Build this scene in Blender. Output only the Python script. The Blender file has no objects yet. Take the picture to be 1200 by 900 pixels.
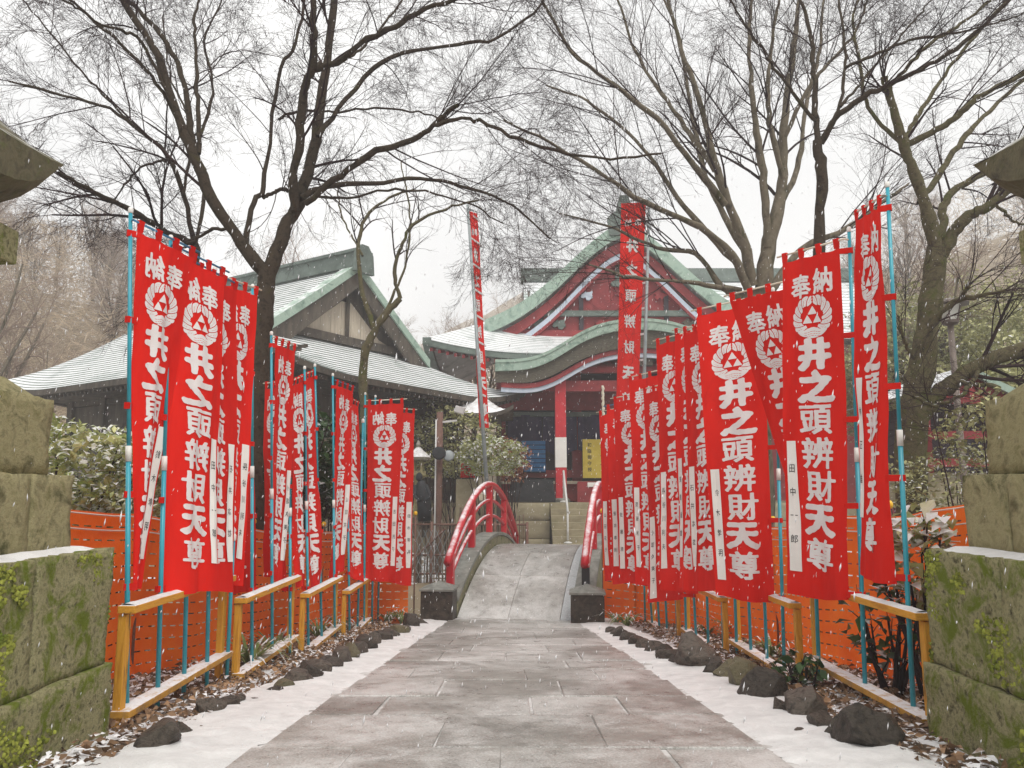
import bpy, bmesh, math, random
import numpy as np
from mathutils import Vector, Matrix
random.seed(7)
RNG = np.random.default_rng(11)
R = math.radians
scene = bpy.context.scene
COL = scene.collection
# ------------------------------------------------------------------ camera
F, PITCH, CAMZ = 920.0, math.atan(130 / 920.0), 1.4
CP, SP = math.cos(PITCH), math.sin(PITCH)
cam_d = bpy.data.cameras.new('camera'); cam = bpy.data.objects.new('camera', cam_d); COL.objects.link(cam)
cam.location = (0, 0, CAMZ); cam.rotation_euler = (math.pi / 2 + PITCH, 0, 0)
cam_d.sensor_width = 36; cam_d.lens = F / 1200 * 36; cam_d.clip_end = 1500; cam_d.clip_start = 0.05
scene.camera = cam
# ------------------------------------------------------------------ overcast snow sky
world = bpy.data.worlds.new('World'); scene.world = world; world.use_nodes = True
wn, wl = world.node_tree.nodes, world.node_tree.links
wn.clear()
SUN_EL, SUN_AZ = R(58), R(-35)
sky = wn.new('ShaderNodeTexSky'); sky.sky_type = 'NISHITA'; sky.sun_disc = False
sky.sun_elevation = SUN_EL; sky.sun_rotation = SUN_AZ; sky.dust_density = 6; sky.air_density = 1
bw = wn.new('ShaderNodeHueSaturation'); bw.inputs['Saturation'].default_value = 0.12; bw.inputs['Value'].default_value = 0.10
wl.new(sky.outputs[0], bw.inputs['Color'])
tc = wn.new('ShaderNodeTexCoord'); nz = wn.new('ShaderNodeTexNoise'); nz.inputs['Scale'].default_value = 2.2; nz.inputs['Detail'].default_value = 5
wl.new(tc.outputs['Generated'], nz.inputs['Vector'])
cr = wn.new('ShaderNodeValToRGB'); cr.color_ramp.elements[0].position = 0.35; cr.color_ramp.elements[1].position = 0.7
cr.color_ramp.elements[0].color = (0.56, 0.562, 0.562, 1); cr.color_ramp.elements[1].color = (0.72, 0.717, 0.705, 1)
wl.new(nz.outputs['Fac'], cr.inputs['Fac'])
mx = wn.new('ShaderNodeMix'); mx.data_type = 'RGBA'; mx.inputs['Factor'].default_value = 0.88      # thick snow cloud over the sky
wl.new(bw.outputs[0], mx.inputs['A']); wl.new(cr.outputs[0], mx.inputs['B'])
bg = wn.new('ShaderNodeBackground'); bg.inputs['Strength'].default_value = 1.0
wo = wn.new('ShaderNodeOutputWorld'); wl.new(mx.outputs['Result'], bg.inputs['Color']); wl.new(bg.outputs[0], wo.inputs[0])
sd = bpy.data.lights.new('sun', 'SUN'); sd.energy = 1.5; sd.angle = R(35); sd.color = (1.0, 0.96, 0.90)
sun = bpy.data.objects.new('sun', sd); COL.objects.link(sun); sun.rotation_euler = (R(90) - SUN_EL, 0, R(25)); sun.location = (0, 0, 30)
scene.view_settings.view_transform = 'Standard'; scene.view_settings.look = 'None'
scene.view_settings.exposure = 0.74; scene.view_settings.gamma = 1.0
scene.render.engine = 'CYCLES'
scene.cycles.volume_bounces = 1; scene.cycles.max_bounces = 6; scene.cycles.diffuse_bounces = 3; scene.cycles.transparent_max_bounces = 6

# ------------------------------------------------------------------ pixel -> place
def P(x, y, Y):
    u, v = (x - 600) / F, (450 - y) / F
    t = Y / (CP - v * SP)
    return Vector((u * t, Y, CAMZ + (SP + v * CP) * t))
def proj(p):
    X, Y, Z = p[0], p[1], p[2] - CAMZ
    d = Y * CP + Z * SP
    return 600 + X / d * F, 450 - (Z * CP - Y * SP) / d * F
def sstep(a, b, x):
    t = np.clip((np.asarray(x, float) - a) / (b - a), 0, 1); return t * t * (3 - 2 * t)
def path_z(y): return 0.1 - 0.083 * (np.clip(y, 2.6, 12.35) - 4.4)
def ground_z(x, y):
    x = np.asarray(x, float); y = np.asarray(y, float)
    b = path_z(y)
    isl = -0.62 + 0.42 * sstep(20, 26, y)
    z = b * (1 - sstep(12.4, 12.8, y)) + isl * sstep(12.4, 12.8, y)
    pond = sstep(12.7, 13.4, y) * (1 - sstep(17.6, 18.6, y))
    z = z * (1 - pond) + (-1.9) * pond
    bank = sstep(3.4, 4.6, np.abs(x)) * sstep(5.4, 7, y) * (1 - sstep(17.5, 19, y))
    z = z * (1 - bank) + np.minimum(z, -1.75) * bank
    z = z + 17 * sstep(0, 46, -x - 14 + (y - 30) * 0.75) * sstep(26, 46, y)
    z = z + 27 * sstep(0, 52, x - 15 + (y - 42) * 0.5) * sstep(36, 72, y)
    return z
def gz(x, y): return float(ground_z(x, y))
def hit(px, py):
    lo, hi = 2.0, 12.3
    for _ in range(50):
        m = (lo + hi) / 2; p = P(px, py, m)
        if p.z > path_z(m): lo = m
        else: hi = m
    return P(px, py, lo)

# ------------------------------------------------------------------ mesh building
class MB:
    def __init__(s): s.v = []; s.f = []; s.m = []
    def add(s, vs, fs, mi=0):
        o = len(s.v); s.v.extend([tuple(a) for a in vs]); s.f.extend([tuple(i + o for i in f) for f in fs]); s.m.extend([mi] * len(fs)); return s
    def box(s, c, size, rot=None, mi=0, taper=1.0):
        hx, hy, hz = size[0] / 2, size[1] / 2, size[2] / 2
        vs = [Vector((x * hx * (taper if z > 0 else 1), y * hy * (taper if z > 0 else 1), z * hz)) for z in (-1, 1) for y in (-1, 1) for x in (-1, 1)]
        if rot is not None: vs = [rot @ v for v in vs]
        c = Vector(c); vs = [v + c for v in vs]
        return s.add(vs, [(0, 2, 3, 1), (4, 5, 7, 6), (0, 1, 5, 4), (2, 6, 7, 3), (0, 4, 6, 2), (1, 3, 7, 5)], mi)
    def bar(s, a, b, w, h, mi=0, up=(0, 0, 1)):
        a, b = Vector(a), Vector(b); d = (b - a); L = d.length; d.normalize()
        x = d.cross(Vector(up));
        if x.length < 1e-4: x = d.cross(Vector((0, 1, 0)))
        x.normalize(); z = x.cross(d); rot = Matrix((x, d, z)).transposed()
        return s.box((a + b) / 2, (w, L, h), rot, mi)
    def tube(s, pts, rad, n=8, mi=0, cap=True):
        pts = [Vector(p) for p in pts]; K = len(pts)
        if not hasattr(rad, '__len__'): rad = [rad] * K
        rings = []; ref = None
        for i in range(K):
            t = (pts[min(i + 1, K - 1)] - pts[max(i - 1, 0)]).normalized()
            if ref is None:
                ref = t.cross(Vector((0, 0, 1)));
                if ref.length < 0.1: ref = t.cross(Vector((0, 1, 0)))
            ref = (ref - t * ref.dot(t)).normalized(); b = t.cross(ref)
            rings.append([pts[i] + (ref * math.cos(k * 2 * math.pi / n) + b * math.sin(k * 2 * math.pi / n)) * rad[i] for k in range(n)])
        vs = [v for r in rings for v in r]; fs = []
        for i in range(K - 1):
            for k in range(n):
                fs.append((i * n + k, i * n + (k + 1) % n, (i + 1) * n + (k + 1) % n, (i + 1) * n + k))
        if cap: fs.append(tuple(range(n - 1, -1, -1))); fs.append(tuple((K - 1) * n + k for k in range(n)))
        return s.add(vs, fs, mi)
    def grid(s, fn, nu, nv, mi=0, flip=False):
        vs = [fn(i / nu, j / nv) for j in range(nv + 1) for i in range(nu + 1)]; fs = []
        for j in range(nv):
            for i in range(nu):
                q = (j * (nu + 1) + i, j * (nu + 1) + i + 1, (j + 1) * (nu + 1) + i + 1, (j + 1) * (nu + 1) + i)
                fs.append(q[::-1] if flip else q)
        return s.add(vs, fs, mi)
    def prism(s, poly, off, mi=0):          # poly: list of 3d points, off: extrusion vector
        n = len(poly); off = Vector(off); a = [Vector(p) for p in poly]; b = [p + off for p in a]
        return s.add(a + b, [tuple(range(n - 1, -1, -1)), tuple(range(n, 2 * n))] + [(i, (i + 1) % n, n + (i + 1) % n, n + i) for i in range(n)], mi)
    def lathe(s, prof, c, n=16, mi=0, sq=False):
        vs = []; fs = []; c = Vector(c); K = len(prof)
        for r, z in prof:
            for k in range(n):
                a = (k + (0.5 if sq else 0)) * 2 * math.pi / n
                vs.append(c + Vector((math.cos(a) * r, math.sin(a) * r, z)))
        for i in range(K - 1):
            for k in range(n): fs.append((i * n + k, i * n + (k + 1) % n, (i + 1) * n + (k + 1) % n, (i + 1) * n + k))
        fs.append(tuple(range(n - 1, -1, -1))); fs.append(tuple((K - 1) * n + k for k in range(n)))
        return s.add(vs, fs, mi)
    def build(s, name, mats, parent=None, smooth=False, bevel=0, wn=False):
        me = bpy.data.meshes.new(name); me.from_pydata(s.v, [], s.f)
        if not isinstance(mats, (list, tuple)): mats = [mats]
        for m in mats: me.materials.append(m)
        if len(mats) > 1: me.polygons.foreach_set('material_index', s.m)
        if smooth: me.polygons.foreach_set('use_smooth', [True] * len(s.f))
        if bevel:
            bm = bmesh.new(); bm.from_mesh(me); bmesh.ops.remove_doubles(bm, verts=bm.verts, dist=1e-5)
            bmesh.ops.bevel(bm, geom=[e for e in bm.edges if e.is_manifold and e.calc_face_angle(0) > 0.5], offset=bevel, segments=2, affect='EDGES', profile=0.6)
            bm.to_mesh(me); bm.free()
        me.update()
        return link(name, me, parent)
def link(name, me, parent=None):
    o = bpy.data.objects.new(name, me); COL.objects.link(o)
    if parent is not None: o.parent = parent
    return o
def np_mesh(name, V, Fq, mats, parent=None, smooth=False, mi=None):
    V = np.ascontiguousarray(V, np.float32); Fq = np.ascontiguousarray(Fq, np.int32); k = Fq.shape[1]
    me = bpy.data.meshes.new(name)
    me.vertices.add(len(V)); me.vertices.foreach_set('co', V.ravel())
    me.loops.add(Fq.size); me.loops.foreach_set('vertex_index', Fq.ravel())
    me.polygons.add(len(Fq)); me.polygons.foreach_set('loop_start', np.arange(0, Fq.size, k, dtype=np.int32))
    if not isinstance(mats, (list, tuple)): mats = [mats]
    for m in mats: me.materials.append(m)
    if mi is not None: me.polygons.foreach_set('material_index', np.ascontiguousarray(mi, np.int32))
    if smooth: me.polygons.foreach_set('use_smooth', np.ones(len(Fq), bool))
    me.update(calc_edges=True)
    return link(name, me, parent)
def thing(name, label, cat, loc=(0, 0, 0), group=None, rz=0):
    o = bpy.data.objects.new(name, None); COL.objects.link(o); o.location = loc; o.rotation_euler = (0, 0, rz); o.empty_display_size = 0.1
    return tag(o, label, cat, group)
def tag(o, label, cat, group=None):
    o['label'] = label; o['category'] = cat
    if group: o['group'] = group
    return o
def kind(o, k, label=None):
    o['kind'] = k
    if label: o['label'] = label
    return o
ORD = ['first', 'second', 'third', 'fourth', 'fifth', 'sixth', 'seventh', 'eighth', 'ninth', 'tenth', 'eleventh', 'twelfth', 'thirteenth', 'fourteenth', 'fifteenth', 'sixteenth', 'seventeenth', 'eighteenth', 'nineteenth', 'twentieth', 'twenty-first', 'twenty-second', 'twenty-third', 'twenty-fourth', 'twenty-fifth', 'twenty-sixth', 'twenty-seventh', 'twenty-eighth', 'twenty-ninth', 'thirtieth']

# ------------------------------------------------------------------ materials
def ramp(nt, fac, stops):
    r = nt.nodes.new('ShaderNodeValToRGB'); e = r.color_ramp.elements
    while len(e) < len(stops): e.new(0.5)
    for i, (p, c) in enumerate(stops): e[i].position = p; e[i].color = (*c, 1) if len(c) == 3 else c
    nt.links.new(fac, r.inputs['Fac']); return r.outputs['Color']
def noise(nt, co, scale, detail=4, rough=0.6, dist=0.0):
    n = nt.nodes.new('ShaderNodeTexNoise'); n.inputs['Scale'].default_value = scale; n.inputs['Detail'].default_value = detail
    n.inputs['Roughness'].default_value = rough; n.inputs['Distortion'].default_value = dist; nt.links.new(co, n.inputs['Vector']); return n.outputs['Fac']
def mixc(nt, fac, a, b):
    m = nt.nodes.new('ShaderNodeMix'); m.data_type = 'RGBA'
    for sock, v in (('Factor', fac), ('A', a), ('B', b)):
        if hasattr(v, 'is_linked') or isinstance(v, bpy.types.NodeSocket): nt.links.new(v, m.inputs[sock])
        elif sock == 'Factor': m.inputs[sock].default_value = v
        else: m.inputs[sock].default_value = (*v, 1)
    return m.outputs['Result']
def math_n(nt, op, a, b=None, clamp=False):
    m = nt.nodes.new('ShaderNodeMath'); m.operation = op; m.use_clamp = clamp
    for i, v in enumerate((a, b)):
        if v is None: continue
        if isinstance(v, bpy.types.NodeSocket): nt.links.new(v, m.inputs[i])
        else: m.inputs[i].default_value = v
    return m.outputs[0]
SNOW = (0.80, 0.80, 0.82)
def material(name, c1, c2=None, c3=None, scale=6, rough=0.7, bump=0.0, bscale=None, snow=None, snow_scale=8, metal=0, spec=0.4, moss=None, coord='Object', detail=6, dist=0.4, island=0.0, objrand=0.0, stretch=None, trans=0.0, coat=0):
    """noise-mixed colours; snow=(lo,hi): lying snow where the surface faces up; moss=(colour, amount, scale)"""
    m = bpy.data.materials.new(name); m.use_nodes = True; nt = m.node_tree; N, L = nt.nodes, nt.links
    bs = N['Principled BSDF']; bs.inputs['Roughness'].default_value = rough; bs.inputs['Metallic'].default_value = metal; bs.inputs['Specular IOR Level'].default_value = spec
    if coat: bs.inputs['Coat Weight'].default_value = coat; bs.inputs['Coat Roughness'].default_value = 0.2
    tcn = N.new('ShaderNodeTexCoord'); co = tcn.outputs[coord]
    if stretch:
        mp = N.new('ShaderNodeMapping'); mp.inputs['Scale'].default_value = stretch; L.new(co, mp.inputs['Vector']); co = mp.outputs[0]
    col = c1; n1 = noise(nt, co, scale, detail, 0.62, dist)
    if c2:
        st = [(0.34, c1), (0.66, c2)] if not c3 else [(0.3, c1), (0.5, c2), (0.7, c3)]
        col = ramp(nt, n1, st)
    if island:
        g = N.new('ShaderNodeNewGeometry'); hs = N.new('ShaderNodeHueSaturation')
        v = math_n(nt, 'MULTIPLY_ADD', g.outputs['Random Per Island'], 2 * island); v.node.inputs[2].default_value = 1 - island
        L.new(v, hs.inputs['Value'])
        if isinstance(col, bpy.types.NodeSocket): L.new(col, hs.inputs['Color'])
        else: hs.inputs['Color'].default_value = (*col, 1)
        col = hs.outputs[0]
    if objrand:
        oi = N.new('ShaderNodeObjectInfo'); hs = N.new('ShaderNodeHueSaturation'); v = math_n(nt, 'MULTIPLY_ADD', oi.outputs['Random'], 2 * objrand); v.node.inputs[2].default_value = 1 - objrand
        L.new(v, hs.inputs['Value']); L.new(col, hs.inputs['Color']); col = hs.outputs[0]
    if moss:
        f = ramp(nt, noise(nt, co, moss[2], 7, 0.7, 0.6), [(0.62 - moss[1] * 0.3, (0, 0, 0)), (0.74 - moss[1] * 0.3, (1, 1, 1))]); col = mixc(nt, f, col, moss[0])
    if snow:
        g = N.new('ShaderNodeNewGeometry'); sx = N.new('ShaderNodeSeparateXYZ'); L.new(g.outputs['Normal'], sx.inputs[0])
        nn = noise(nt, co, snow_scale, 5, 0.7)
        a = math_n(nt, 'ADD', sx.outputs['Z'], math_n(nt, 'MULTIPLY', math_n(nt, 'SUBTRACT', nn, 0.5), 1.3))
        f = ramp(nt, a, [(snow[0], (0, 0, 0)), (snow[1], (1, 1, 1))]); col = mixc(nt, f, col, SNOW)
    if isinstance(col, bpy.types.NodeSocket): L.new(col, bs.inputs['Base Color'])
    else: bs.inputs['Base Color'].default_value = (*col, 1)
    if bump:
        b = N.new('ShaderNodeBump'); b.inputs['Strength'].default_value = bump; b.inputs['Distance'].default_value = 0.02
        L.new(noise(nt, co, bscale or scale * 4, 8, 0.65), b.inputs['Height']); L.new(b.outputs[0], bs.inputs['Normal'])
    if trans:
        t = N.new('ShaderNodeBsdfTranslucent'); ms = N.new('ShaderNodeMixShader'); ms.inputs[0].default_value = trans
        if isinstance(col, bpy.types.NodeSocket): L.new(col, t.inputs['Color'])
        else: t.inputs['Color'].default_value = (*col, 1)
        L.new(bs.outputs[0], ms.inputs[1]); L.new(t.outputs[0], ms.inputs[2]); L.new(ms.outputs[0], N['Material Output'].inputs['Surface'])
    return m
M = {}
M['snow'] = material('snow', (0.64, 0.635, 0.63), (0.79, 0.785, 0.78), scale=7, rough=0.8, bump=0.6, bscale=70, detail=9)
M['slab'] = material('wet_paving_stone', (0.20, 0.17, 0.15), (0.33, 0.29, 0.26), (0.26, 0.225, 0.20), scale=3.5, rough=0.42, bump=0.35, bscale=45, spec=0.5, coord='Object')
M['rock'] = material('wet_rock', (0.010, 0.009, 0.008), (0.10, 0.083, 0.068), (0.034, 0.028, 0.023), scale=2.2, rough=0.42, bump=1.0, bscale=7, spec=0.22, objrand=.35, detail=10, dist=1.0, snow=(1.25, 1.5), snow_scale=2)
M['rock_green'] = material('mossy_rock', (0.05, 0.045, 0.025), (0.15, 0.13, 0.07), (0.08, 0.075, 0.035), scale=2.4, rough=0.45, bump=1.0, bscale=8, spec=0.5, objrand=.2, detail=10, dist=1.0)
M['moss_stone'] = material('mossy_stone', (0.055, 0.052, 0.028), (0.37, 0.345, 0.19), (0.15, 0.145, 0.068), scale=24, rough=0.95, bump=1.0, bscale=70, moss=((0.15, 0.19, 0.025), 0.44, 6), spec=0.1, dist=0.3, detail=12)
M['pale_stone'] = material('pale_mossy_stone', (0.15, 0.135, 0.068), (0.38, 0.34, 0.19), (0.235, 0.215, 0.10), scale=11, rough=0.95, bump=0.9, bscale=60, moss=((0.10, 0.10, 0.045), 0.25, 4), spec=0.1, dist=0.5, detail=12)
M['red_cloth'] = material('red_banner_cloth', (0.60, 0.010, 0.006), (0.76, 0.018, 0.010), (0.68, 0.013, 0.008), scale=1.6, rough=0.75, spec=0.12, bump=0.25, bscale=9, trans=0.22, objrand=.09, detail=9, stretch=(1, 1, .35), moss=((0.50, 0.008, 0.006), .22, 1.1))
M['print'] = material('white_print', (0.80, 0.76, 0.75), (0.86, 0.83, 0.82), scale=5, rough=0.8, spec=0.1, trans=0.12)
M['paper'] = material('name_paper', (0.78, 0.76, 0.72), (0.86, 0.84, 0.80), scale=3, rough=0.85, spec=0.1)
M['ink'] = material('ink', (0.02, 0.02, 0.022), rough=0.7)
M['teal'] = material('teal_pole', (0.02, 0.27, 0.36), (0.035, 0.36, 0.45), scale=3, rough=0.32, spec=0.5)
M['grey_pole'] = material('grey_steel', (0.24, 0.27, 0.28), (0.34, 0.37, 0.37), scale=4, rough=0.4, metal=0.3)
M['white_plastic'] = material('white_plastic', (0.70, 0.67, 0.62), (0.78, 0.76, 0.73), scale=10, rough=0.45)
M['bamboo'] = material('pale_rod', (0.62, 0.55, 0.42), (0.75, 0.70, 0.58), scale=10, rough=0.5)
M['blue_rod'] = material('blue_rod', (0.03, 0.16, 0.30), (0.05, 0.22, 0.38), scale=8, rough=0.4)
M['yellow'] = material('ochre_painted_wood', (0.52, 0.21, 0.012), (0.72, 0.36, 0.035), (0.62, 0.27, 0.015), scale=9, rough=0.6, bump=0.5, bscale=40, stretch=(3, 3, 0.35), moss=((0.13, 0.075, 0.03), 0.22, 7), detail=10)
M['yellow_rail'] = material('ochre_rail_with_snow', (0.50, 0.20, 0.012), (0.72, 0.35, 0.03), (0.62, 0.27, 0.015), scale=10, rough=0.6, bump=0.5, bscale=40, stretch=(3, .4, 3), moss=((0.15, 0.085, 0.03), 0.15, 8), detail=10, snow=(0.75, 0.95), snow_scale=5)
M['worn_rail'] = material('worn_ochre_rail_with_snow', (0.36, 0.20, 0.06), (0.58, 0.30, 0.04), (0.26, 0.17, 0.09), scale=7, rough=0.6, bump=0.4, bscale=30, snow=(0.72, 1.12), snow_scale=14)
M['net'] = material('orange_net', (0.88, 0.13, 0.008), (0.95, 0.19, 0.015), scale=3, rough=0.5, spec=0.3, trans=0.42, snow=(1.3, 1.6), bump=.3, bscale=30)
M['cord'] = material('white_cord', (0.75, 0.68, 0.62), rough=0.7)
M['cap_yellow'] = material('yellow_cap', (0.85, 0.50, 0.03), rough=0.4)
M['soil'] = material('garden_soil', (0.10, 0.065, 0.04), (0.19, 0.13, 0.085), scale=10, rough=0.95, bump=1.0, bscale=30, snow=(0.98, 1.2), snow_scale=5)
M['ground'] = material('winter_ground', (0.16, 0.12, 0.08), (0.28, 0.22, 0.15), (0.22, 0.18, 0.12), scale=0.9, rough=0.95, bump=0.6, bscale=8, snow=(0.98, 1.18), snow_scale=1.1)
M['litter'] = material('dead_leaves', (0.13, 0.075, 0.04), (0.30, 0.18, 0.10), scale=4, rough=0.8, island=0.45, snow=(0.88, 1.12), snow_scale=2.2)
M['water'] = material('pond_water', (0.03, 0.035, 0.028), (0.05, 0.055, 0.04), scale=0.5, rough=0.12, bump=0.08, bscale=6, spec=0.6)
M['red_paint'] = material('vermilion_paint', (0.50, 0.010, 0.022), (0.60, 0.018, 0.030), scale=5, rough=0.38, spec=0.5, coat=0.25)
M['red_snow'] = material('vermilion_paint_with_snow', (0.50, 0.010, 0.022), (0.58, 0.018, 0.030), scale=5, rough=0.4, snow=(0.55, 1.75), snow_scale=6)
M['black_paint'] = material('black_paint', (0.02, 0.02, 0.024), rough=0.4)
M['dark_stone'] = material('wet_dark_stone', (0.02, 0.016, 0.013), (0.075, 0.06, 0.046), scale=12, rough=0.5, bump=0.6, bscale=40, spec=0.25, detail=10)
M['grey_stone'] = material('weathered_grey_stone', (0.13, 0.135, 0.12), (0.26, 0.265, 0.235), scale=6, rough=0.6, bump=0.4, bscale=40)
M['kerb_stone'] = material('mossy_kerb_stone', (0.14, 0.13, 0.08), (0.26, 0.24, 0.15), (0.16, 0.17, 0.06), scale=7, rough=0.75, bump=0.6, bscale=30, moss=((0.10, 0.13, 0.025), 0.25, 8))
M['deck'] = material('bridge_concrete', (0.24, 0.225, 0.20), (0.36, 0.34, 0.31), (0.30, 0.28, 0.25), scale=2.6, rough=0.45, bump=0.3, bscale=60, moss=((0.55, 0.54, 0.53), 0.08, 3))
M['copper'] = material('verdigris_copper', (0.12, 0.20, 0.16), (0.36, 0.47, 0.39), (0.25, 0.36, 0.30), scale=2.2, rough=0.6, snow=(0.7, 1.4), snow_scale=3, detail=10, dist=1.0, bump=.4, bscale=12)
M['copper_dark'] = material('dark_roof_copper', (0.09, 0.115, 0.10), (0.16, 0.20, 0.175), scale=3, rough=0.6)
M['roof_snow'] = material('snow_covered_roof', (0.40, 0.44, 0.43), (0.72, 0.73, 0.74), (0.58, 0.61, 0.61), scale=0.9, rough=0.85, bump=0.3, bscale=8)
M['roof_snow_green'] = material('roof_under_thin_snow', (0.36, 0.48, 0.43), (0.72, 0.74, 0.75), (0.80, 0.80, 0.82), scale=0.8, rough=0.7, bump=0.3, bscale=8)
M['timber'] = material('dark_weathered_timber', (0.045, 0.038, 0.03), (0.115, 0.095, 0.072), scale=5, rough=0.75, bump=0.4, bscale=20, stretch=(1, 1, 0.25))
M['timber_pale'] = material('pale_weathered_boards', (0.46, 0.40, 0.31), (0.60, 0.53, 0.42), scale=4, rough=0.8, bump=0.3, bscale=20, stretch=(4, 4, 0.4))
M['thatch'] = material('bark_shingle_edge', (0.06, 0.055, 0.042), (0.15, 0.135, 0.10), scale=9, rough=0.9, bump=0.6, bscale=40, stretch=(1, 1, 4))
M['hall_red'] = material('temple_red', (0.20, 0.020, 0.024), (0.31, 0.036, 0.038), scale=3, rough=0.55)
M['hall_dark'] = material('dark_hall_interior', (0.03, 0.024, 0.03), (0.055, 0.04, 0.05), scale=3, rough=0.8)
M['pale_blue'] = material('pale_blue_trim', (0.45, 0.52, 0.62), (0.56, 0.62, 0.70), scale=4, rough=0.6)
M['curtain'] = material('navy_curtain', (0.025, 0.022, 0.06), (0.05, 0.04, 0.10), scale=4, rough=0.85)
M['blue_board'] = material('blue_board', (0.03, 0.17, 0.42), (0.05, 0.24, 0.52), scale=5, rough=0.6)
M['yellow_board'] = material('yellow_board', (0.60, 0.46, 0.06), (0.70, 0.56, 0.10), scale=4, rough=0.7)
M['hall_stone'] = material('hall_base_stone', (0.24, 0.205, 0.13), (0.38, 0.33, 0.22), (0.28, 0.25, 0.15), scale=1.6, rough=0.8, bump=0.5, bscale=12)
M['white_metal'] = material('white_painted_pipe', (0.72, 0.72, 0.70), rough=0.4)
M['bark'] = material('dark_wet_bark', (0.018, 0.013, 0.011), (0.07, 0.054, 0.038), (0.034, 0.026, 0.02), scale=12, rough=0.85, bump=0.9, bscale=50, moss=((0.075, 0.07, 0.028), 0.12, 4), spec=.08)
M['bark_moss'] = material('mossy_bark', (0.05, 0.04, 0.026), (0.14, 0.12, 0.07), (0.085, 0.08, 0.038), scale=9, rough=0.9, bump=1.0, bscale=40, moss=((0.09, 0.10, 0.028), 0.28, 4), snow=(0.95, 1.5), snow_scale=6, spec=.08)
M['bark_pale'] = material('pale_grey_bark', (0.055, 0.045, 0.033), (0.19, 0.16, 0.115), (0.105, 0.09, 0.06), scale=5, rough=0.9, bump=1.0, bscale=26, moss=((0.06, 0.056, 0.026), 0.28, 2.5), stretch=(1, 1, .5), detail=10, spec=.08)
M['twig'] = material('dark_twigs', (0.028, 0.018, 0.02), (0.06, 0.04, 0.038), scale=2, rough=0.9, spec=.05)
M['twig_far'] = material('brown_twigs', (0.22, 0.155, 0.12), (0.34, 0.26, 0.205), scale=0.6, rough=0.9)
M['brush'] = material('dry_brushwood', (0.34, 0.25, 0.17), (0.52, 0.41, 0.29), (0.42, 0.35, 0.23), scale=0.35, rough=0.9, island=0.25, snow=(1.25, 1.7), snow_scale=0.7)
M['leaf_var'] = material('variegated_leaf', (0.22, 0.27, 0.06), (0.58, 0.57, 0.27), scale=4, rough=0.5, island=0.35, snow=(0.5, 0.95), snow_scale=3, trans=0.2)
M['leaf_dark'] = material('dark_evergreen_leaf', (0.025, 0.065, 0.015), (0.06, 0.12, 0.03), scale=3, rough=0.35, island=0.35, snow=(0.92, 1.1), snow_scale=3, trans=0.12)
M['leaf_olive'] = material('olive_evergreen_leaf', (0.18, 0.20, 0.075), (0.42, 0.41, 0.20), (0.29, 0.30, 0.13), scale=0.7, rough=0.6, island=0.35, snow=(0.95, 1.3), snow_scale=1.0, trans=0.15)
M['leaf_red'] = material('reddish_leaf', (0.26, 0.10, 0.05), (0.42, 0.18, 0.09), scale=3, rough=0.5, island=0.3, snow=(0.9, 1.2), snow_scale=3, trans=0.15)
M['blade'] = material('strap_leaf', (0.10, 0.15, 0.035), (0.24, 0.26, 0.08), scale=3, rough=0.45, island=0.3, snow=(0.9, 1.3), snow_scale=4, trans=0.15)
M['bronze'] = material('dark_bronze', (0.018, 0.02, 0.022), (0.04, 0.042, 0.046), scale=6, rough=0.6, spec=.2)
M['rust'] = material('rust_brown_pole', (0.14, 0.075, 0.055), (0.22, 0.12, 0.09), scale=5, rough=0.7)
M['stake'] = material('brown_stakes', (0.17, 0.125, 0.09), (0.28, 0.215, 0.16), scale=2, rough=0.85, island=0.3)
M['lamp_glass'] = material('frosted_lamp_glass', (0.62, 0.62, 0.56), (0.70, 0.70, 0.64), scale=2, rough=0.3)
M['moss'] = material('moss_tufts', (0.10, 0.13, 0.02), (0.26, 0.28, 0.055), (0.15, 0.17, 0.03), scale=5, rough=0.95, island=.4, spec=.05, snow=(1.15, 1.5), snow_scale=9)
M['flake'] = material('snowflake', (0.88, 0.88, 0.9), rough=0.8, trans=0.3)
M['lamp_brown'] = material('lamp_brown', (0.13, 0.10, 0.085), (0.19, 0.15, 0.125), scale=5, rough=0.55)
# ================================================================== SETTING
def axis(parts):
    out = []
    for a, b, s in parts: out += list(np.arange(a, b - 1e-6, s))
    out.append(parts[-1][1]); return np.array(out)
xs = axis([(-140, -80, 20), (-80, -20, 3), (-20, -5, 0.8), (-5, 5, 0.16), (5, 20, 0.8), (20, 80, 3), (80, 140, 20)])
ys = axis([(-50, -10, 10), (-10, 1, 1.5), (1, 20, 0.16), (20, 60, 1.6), (60, 120, 5), (120, 240, 30)])
GX, GY = np.meshgrid(xs, ys); GZ = ground_z(GX, GY)
from mathutils import noise as mnoise
near = (np.abs(GX) < 4.2) & (GY < 12.6) & (np.abs(GX) > 1.85)
GZ = GZ + near * 0.05 * np.sin(GX * 5.1 + GY * 2.3) * np.sin(GY * 3.7 - GX) * 0.6 + near * 0.03
V = np.stack([GX, GY, GZ], -1).reshape(-1, 3); nx, ny = len(xs), len(ys)
I = np.arange(nx * ny).reshape(ny, nx); Q = np.stack([I[:-1, :-1], I[:-1, 1:], I[1:, 1:], I[1:, :-1]], -1).reshape(-1, 4)
cx, cy = V[Q].mean(1)[:, 0], V[Q].mean(1)[:, 1]
mi = ((np.abs(cx) < 4.6) & (cy < 12.9)).astype(int)
kind(np_mesh('ground', V, Q, [M['ground'], M['soil']], smooth=True, mi=mi), 'structure', 'winter ground with soil, leaf litter and patchy snow')
wm = MB(); wm.grid(lambda u, v: (-60 + 120 * u, 4 + 15.5 * v, -1.25), 12, 6); kind(wm.build('pond_water', M['water']), 'structure', 'dark pond water under the arched bridge')

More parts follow.
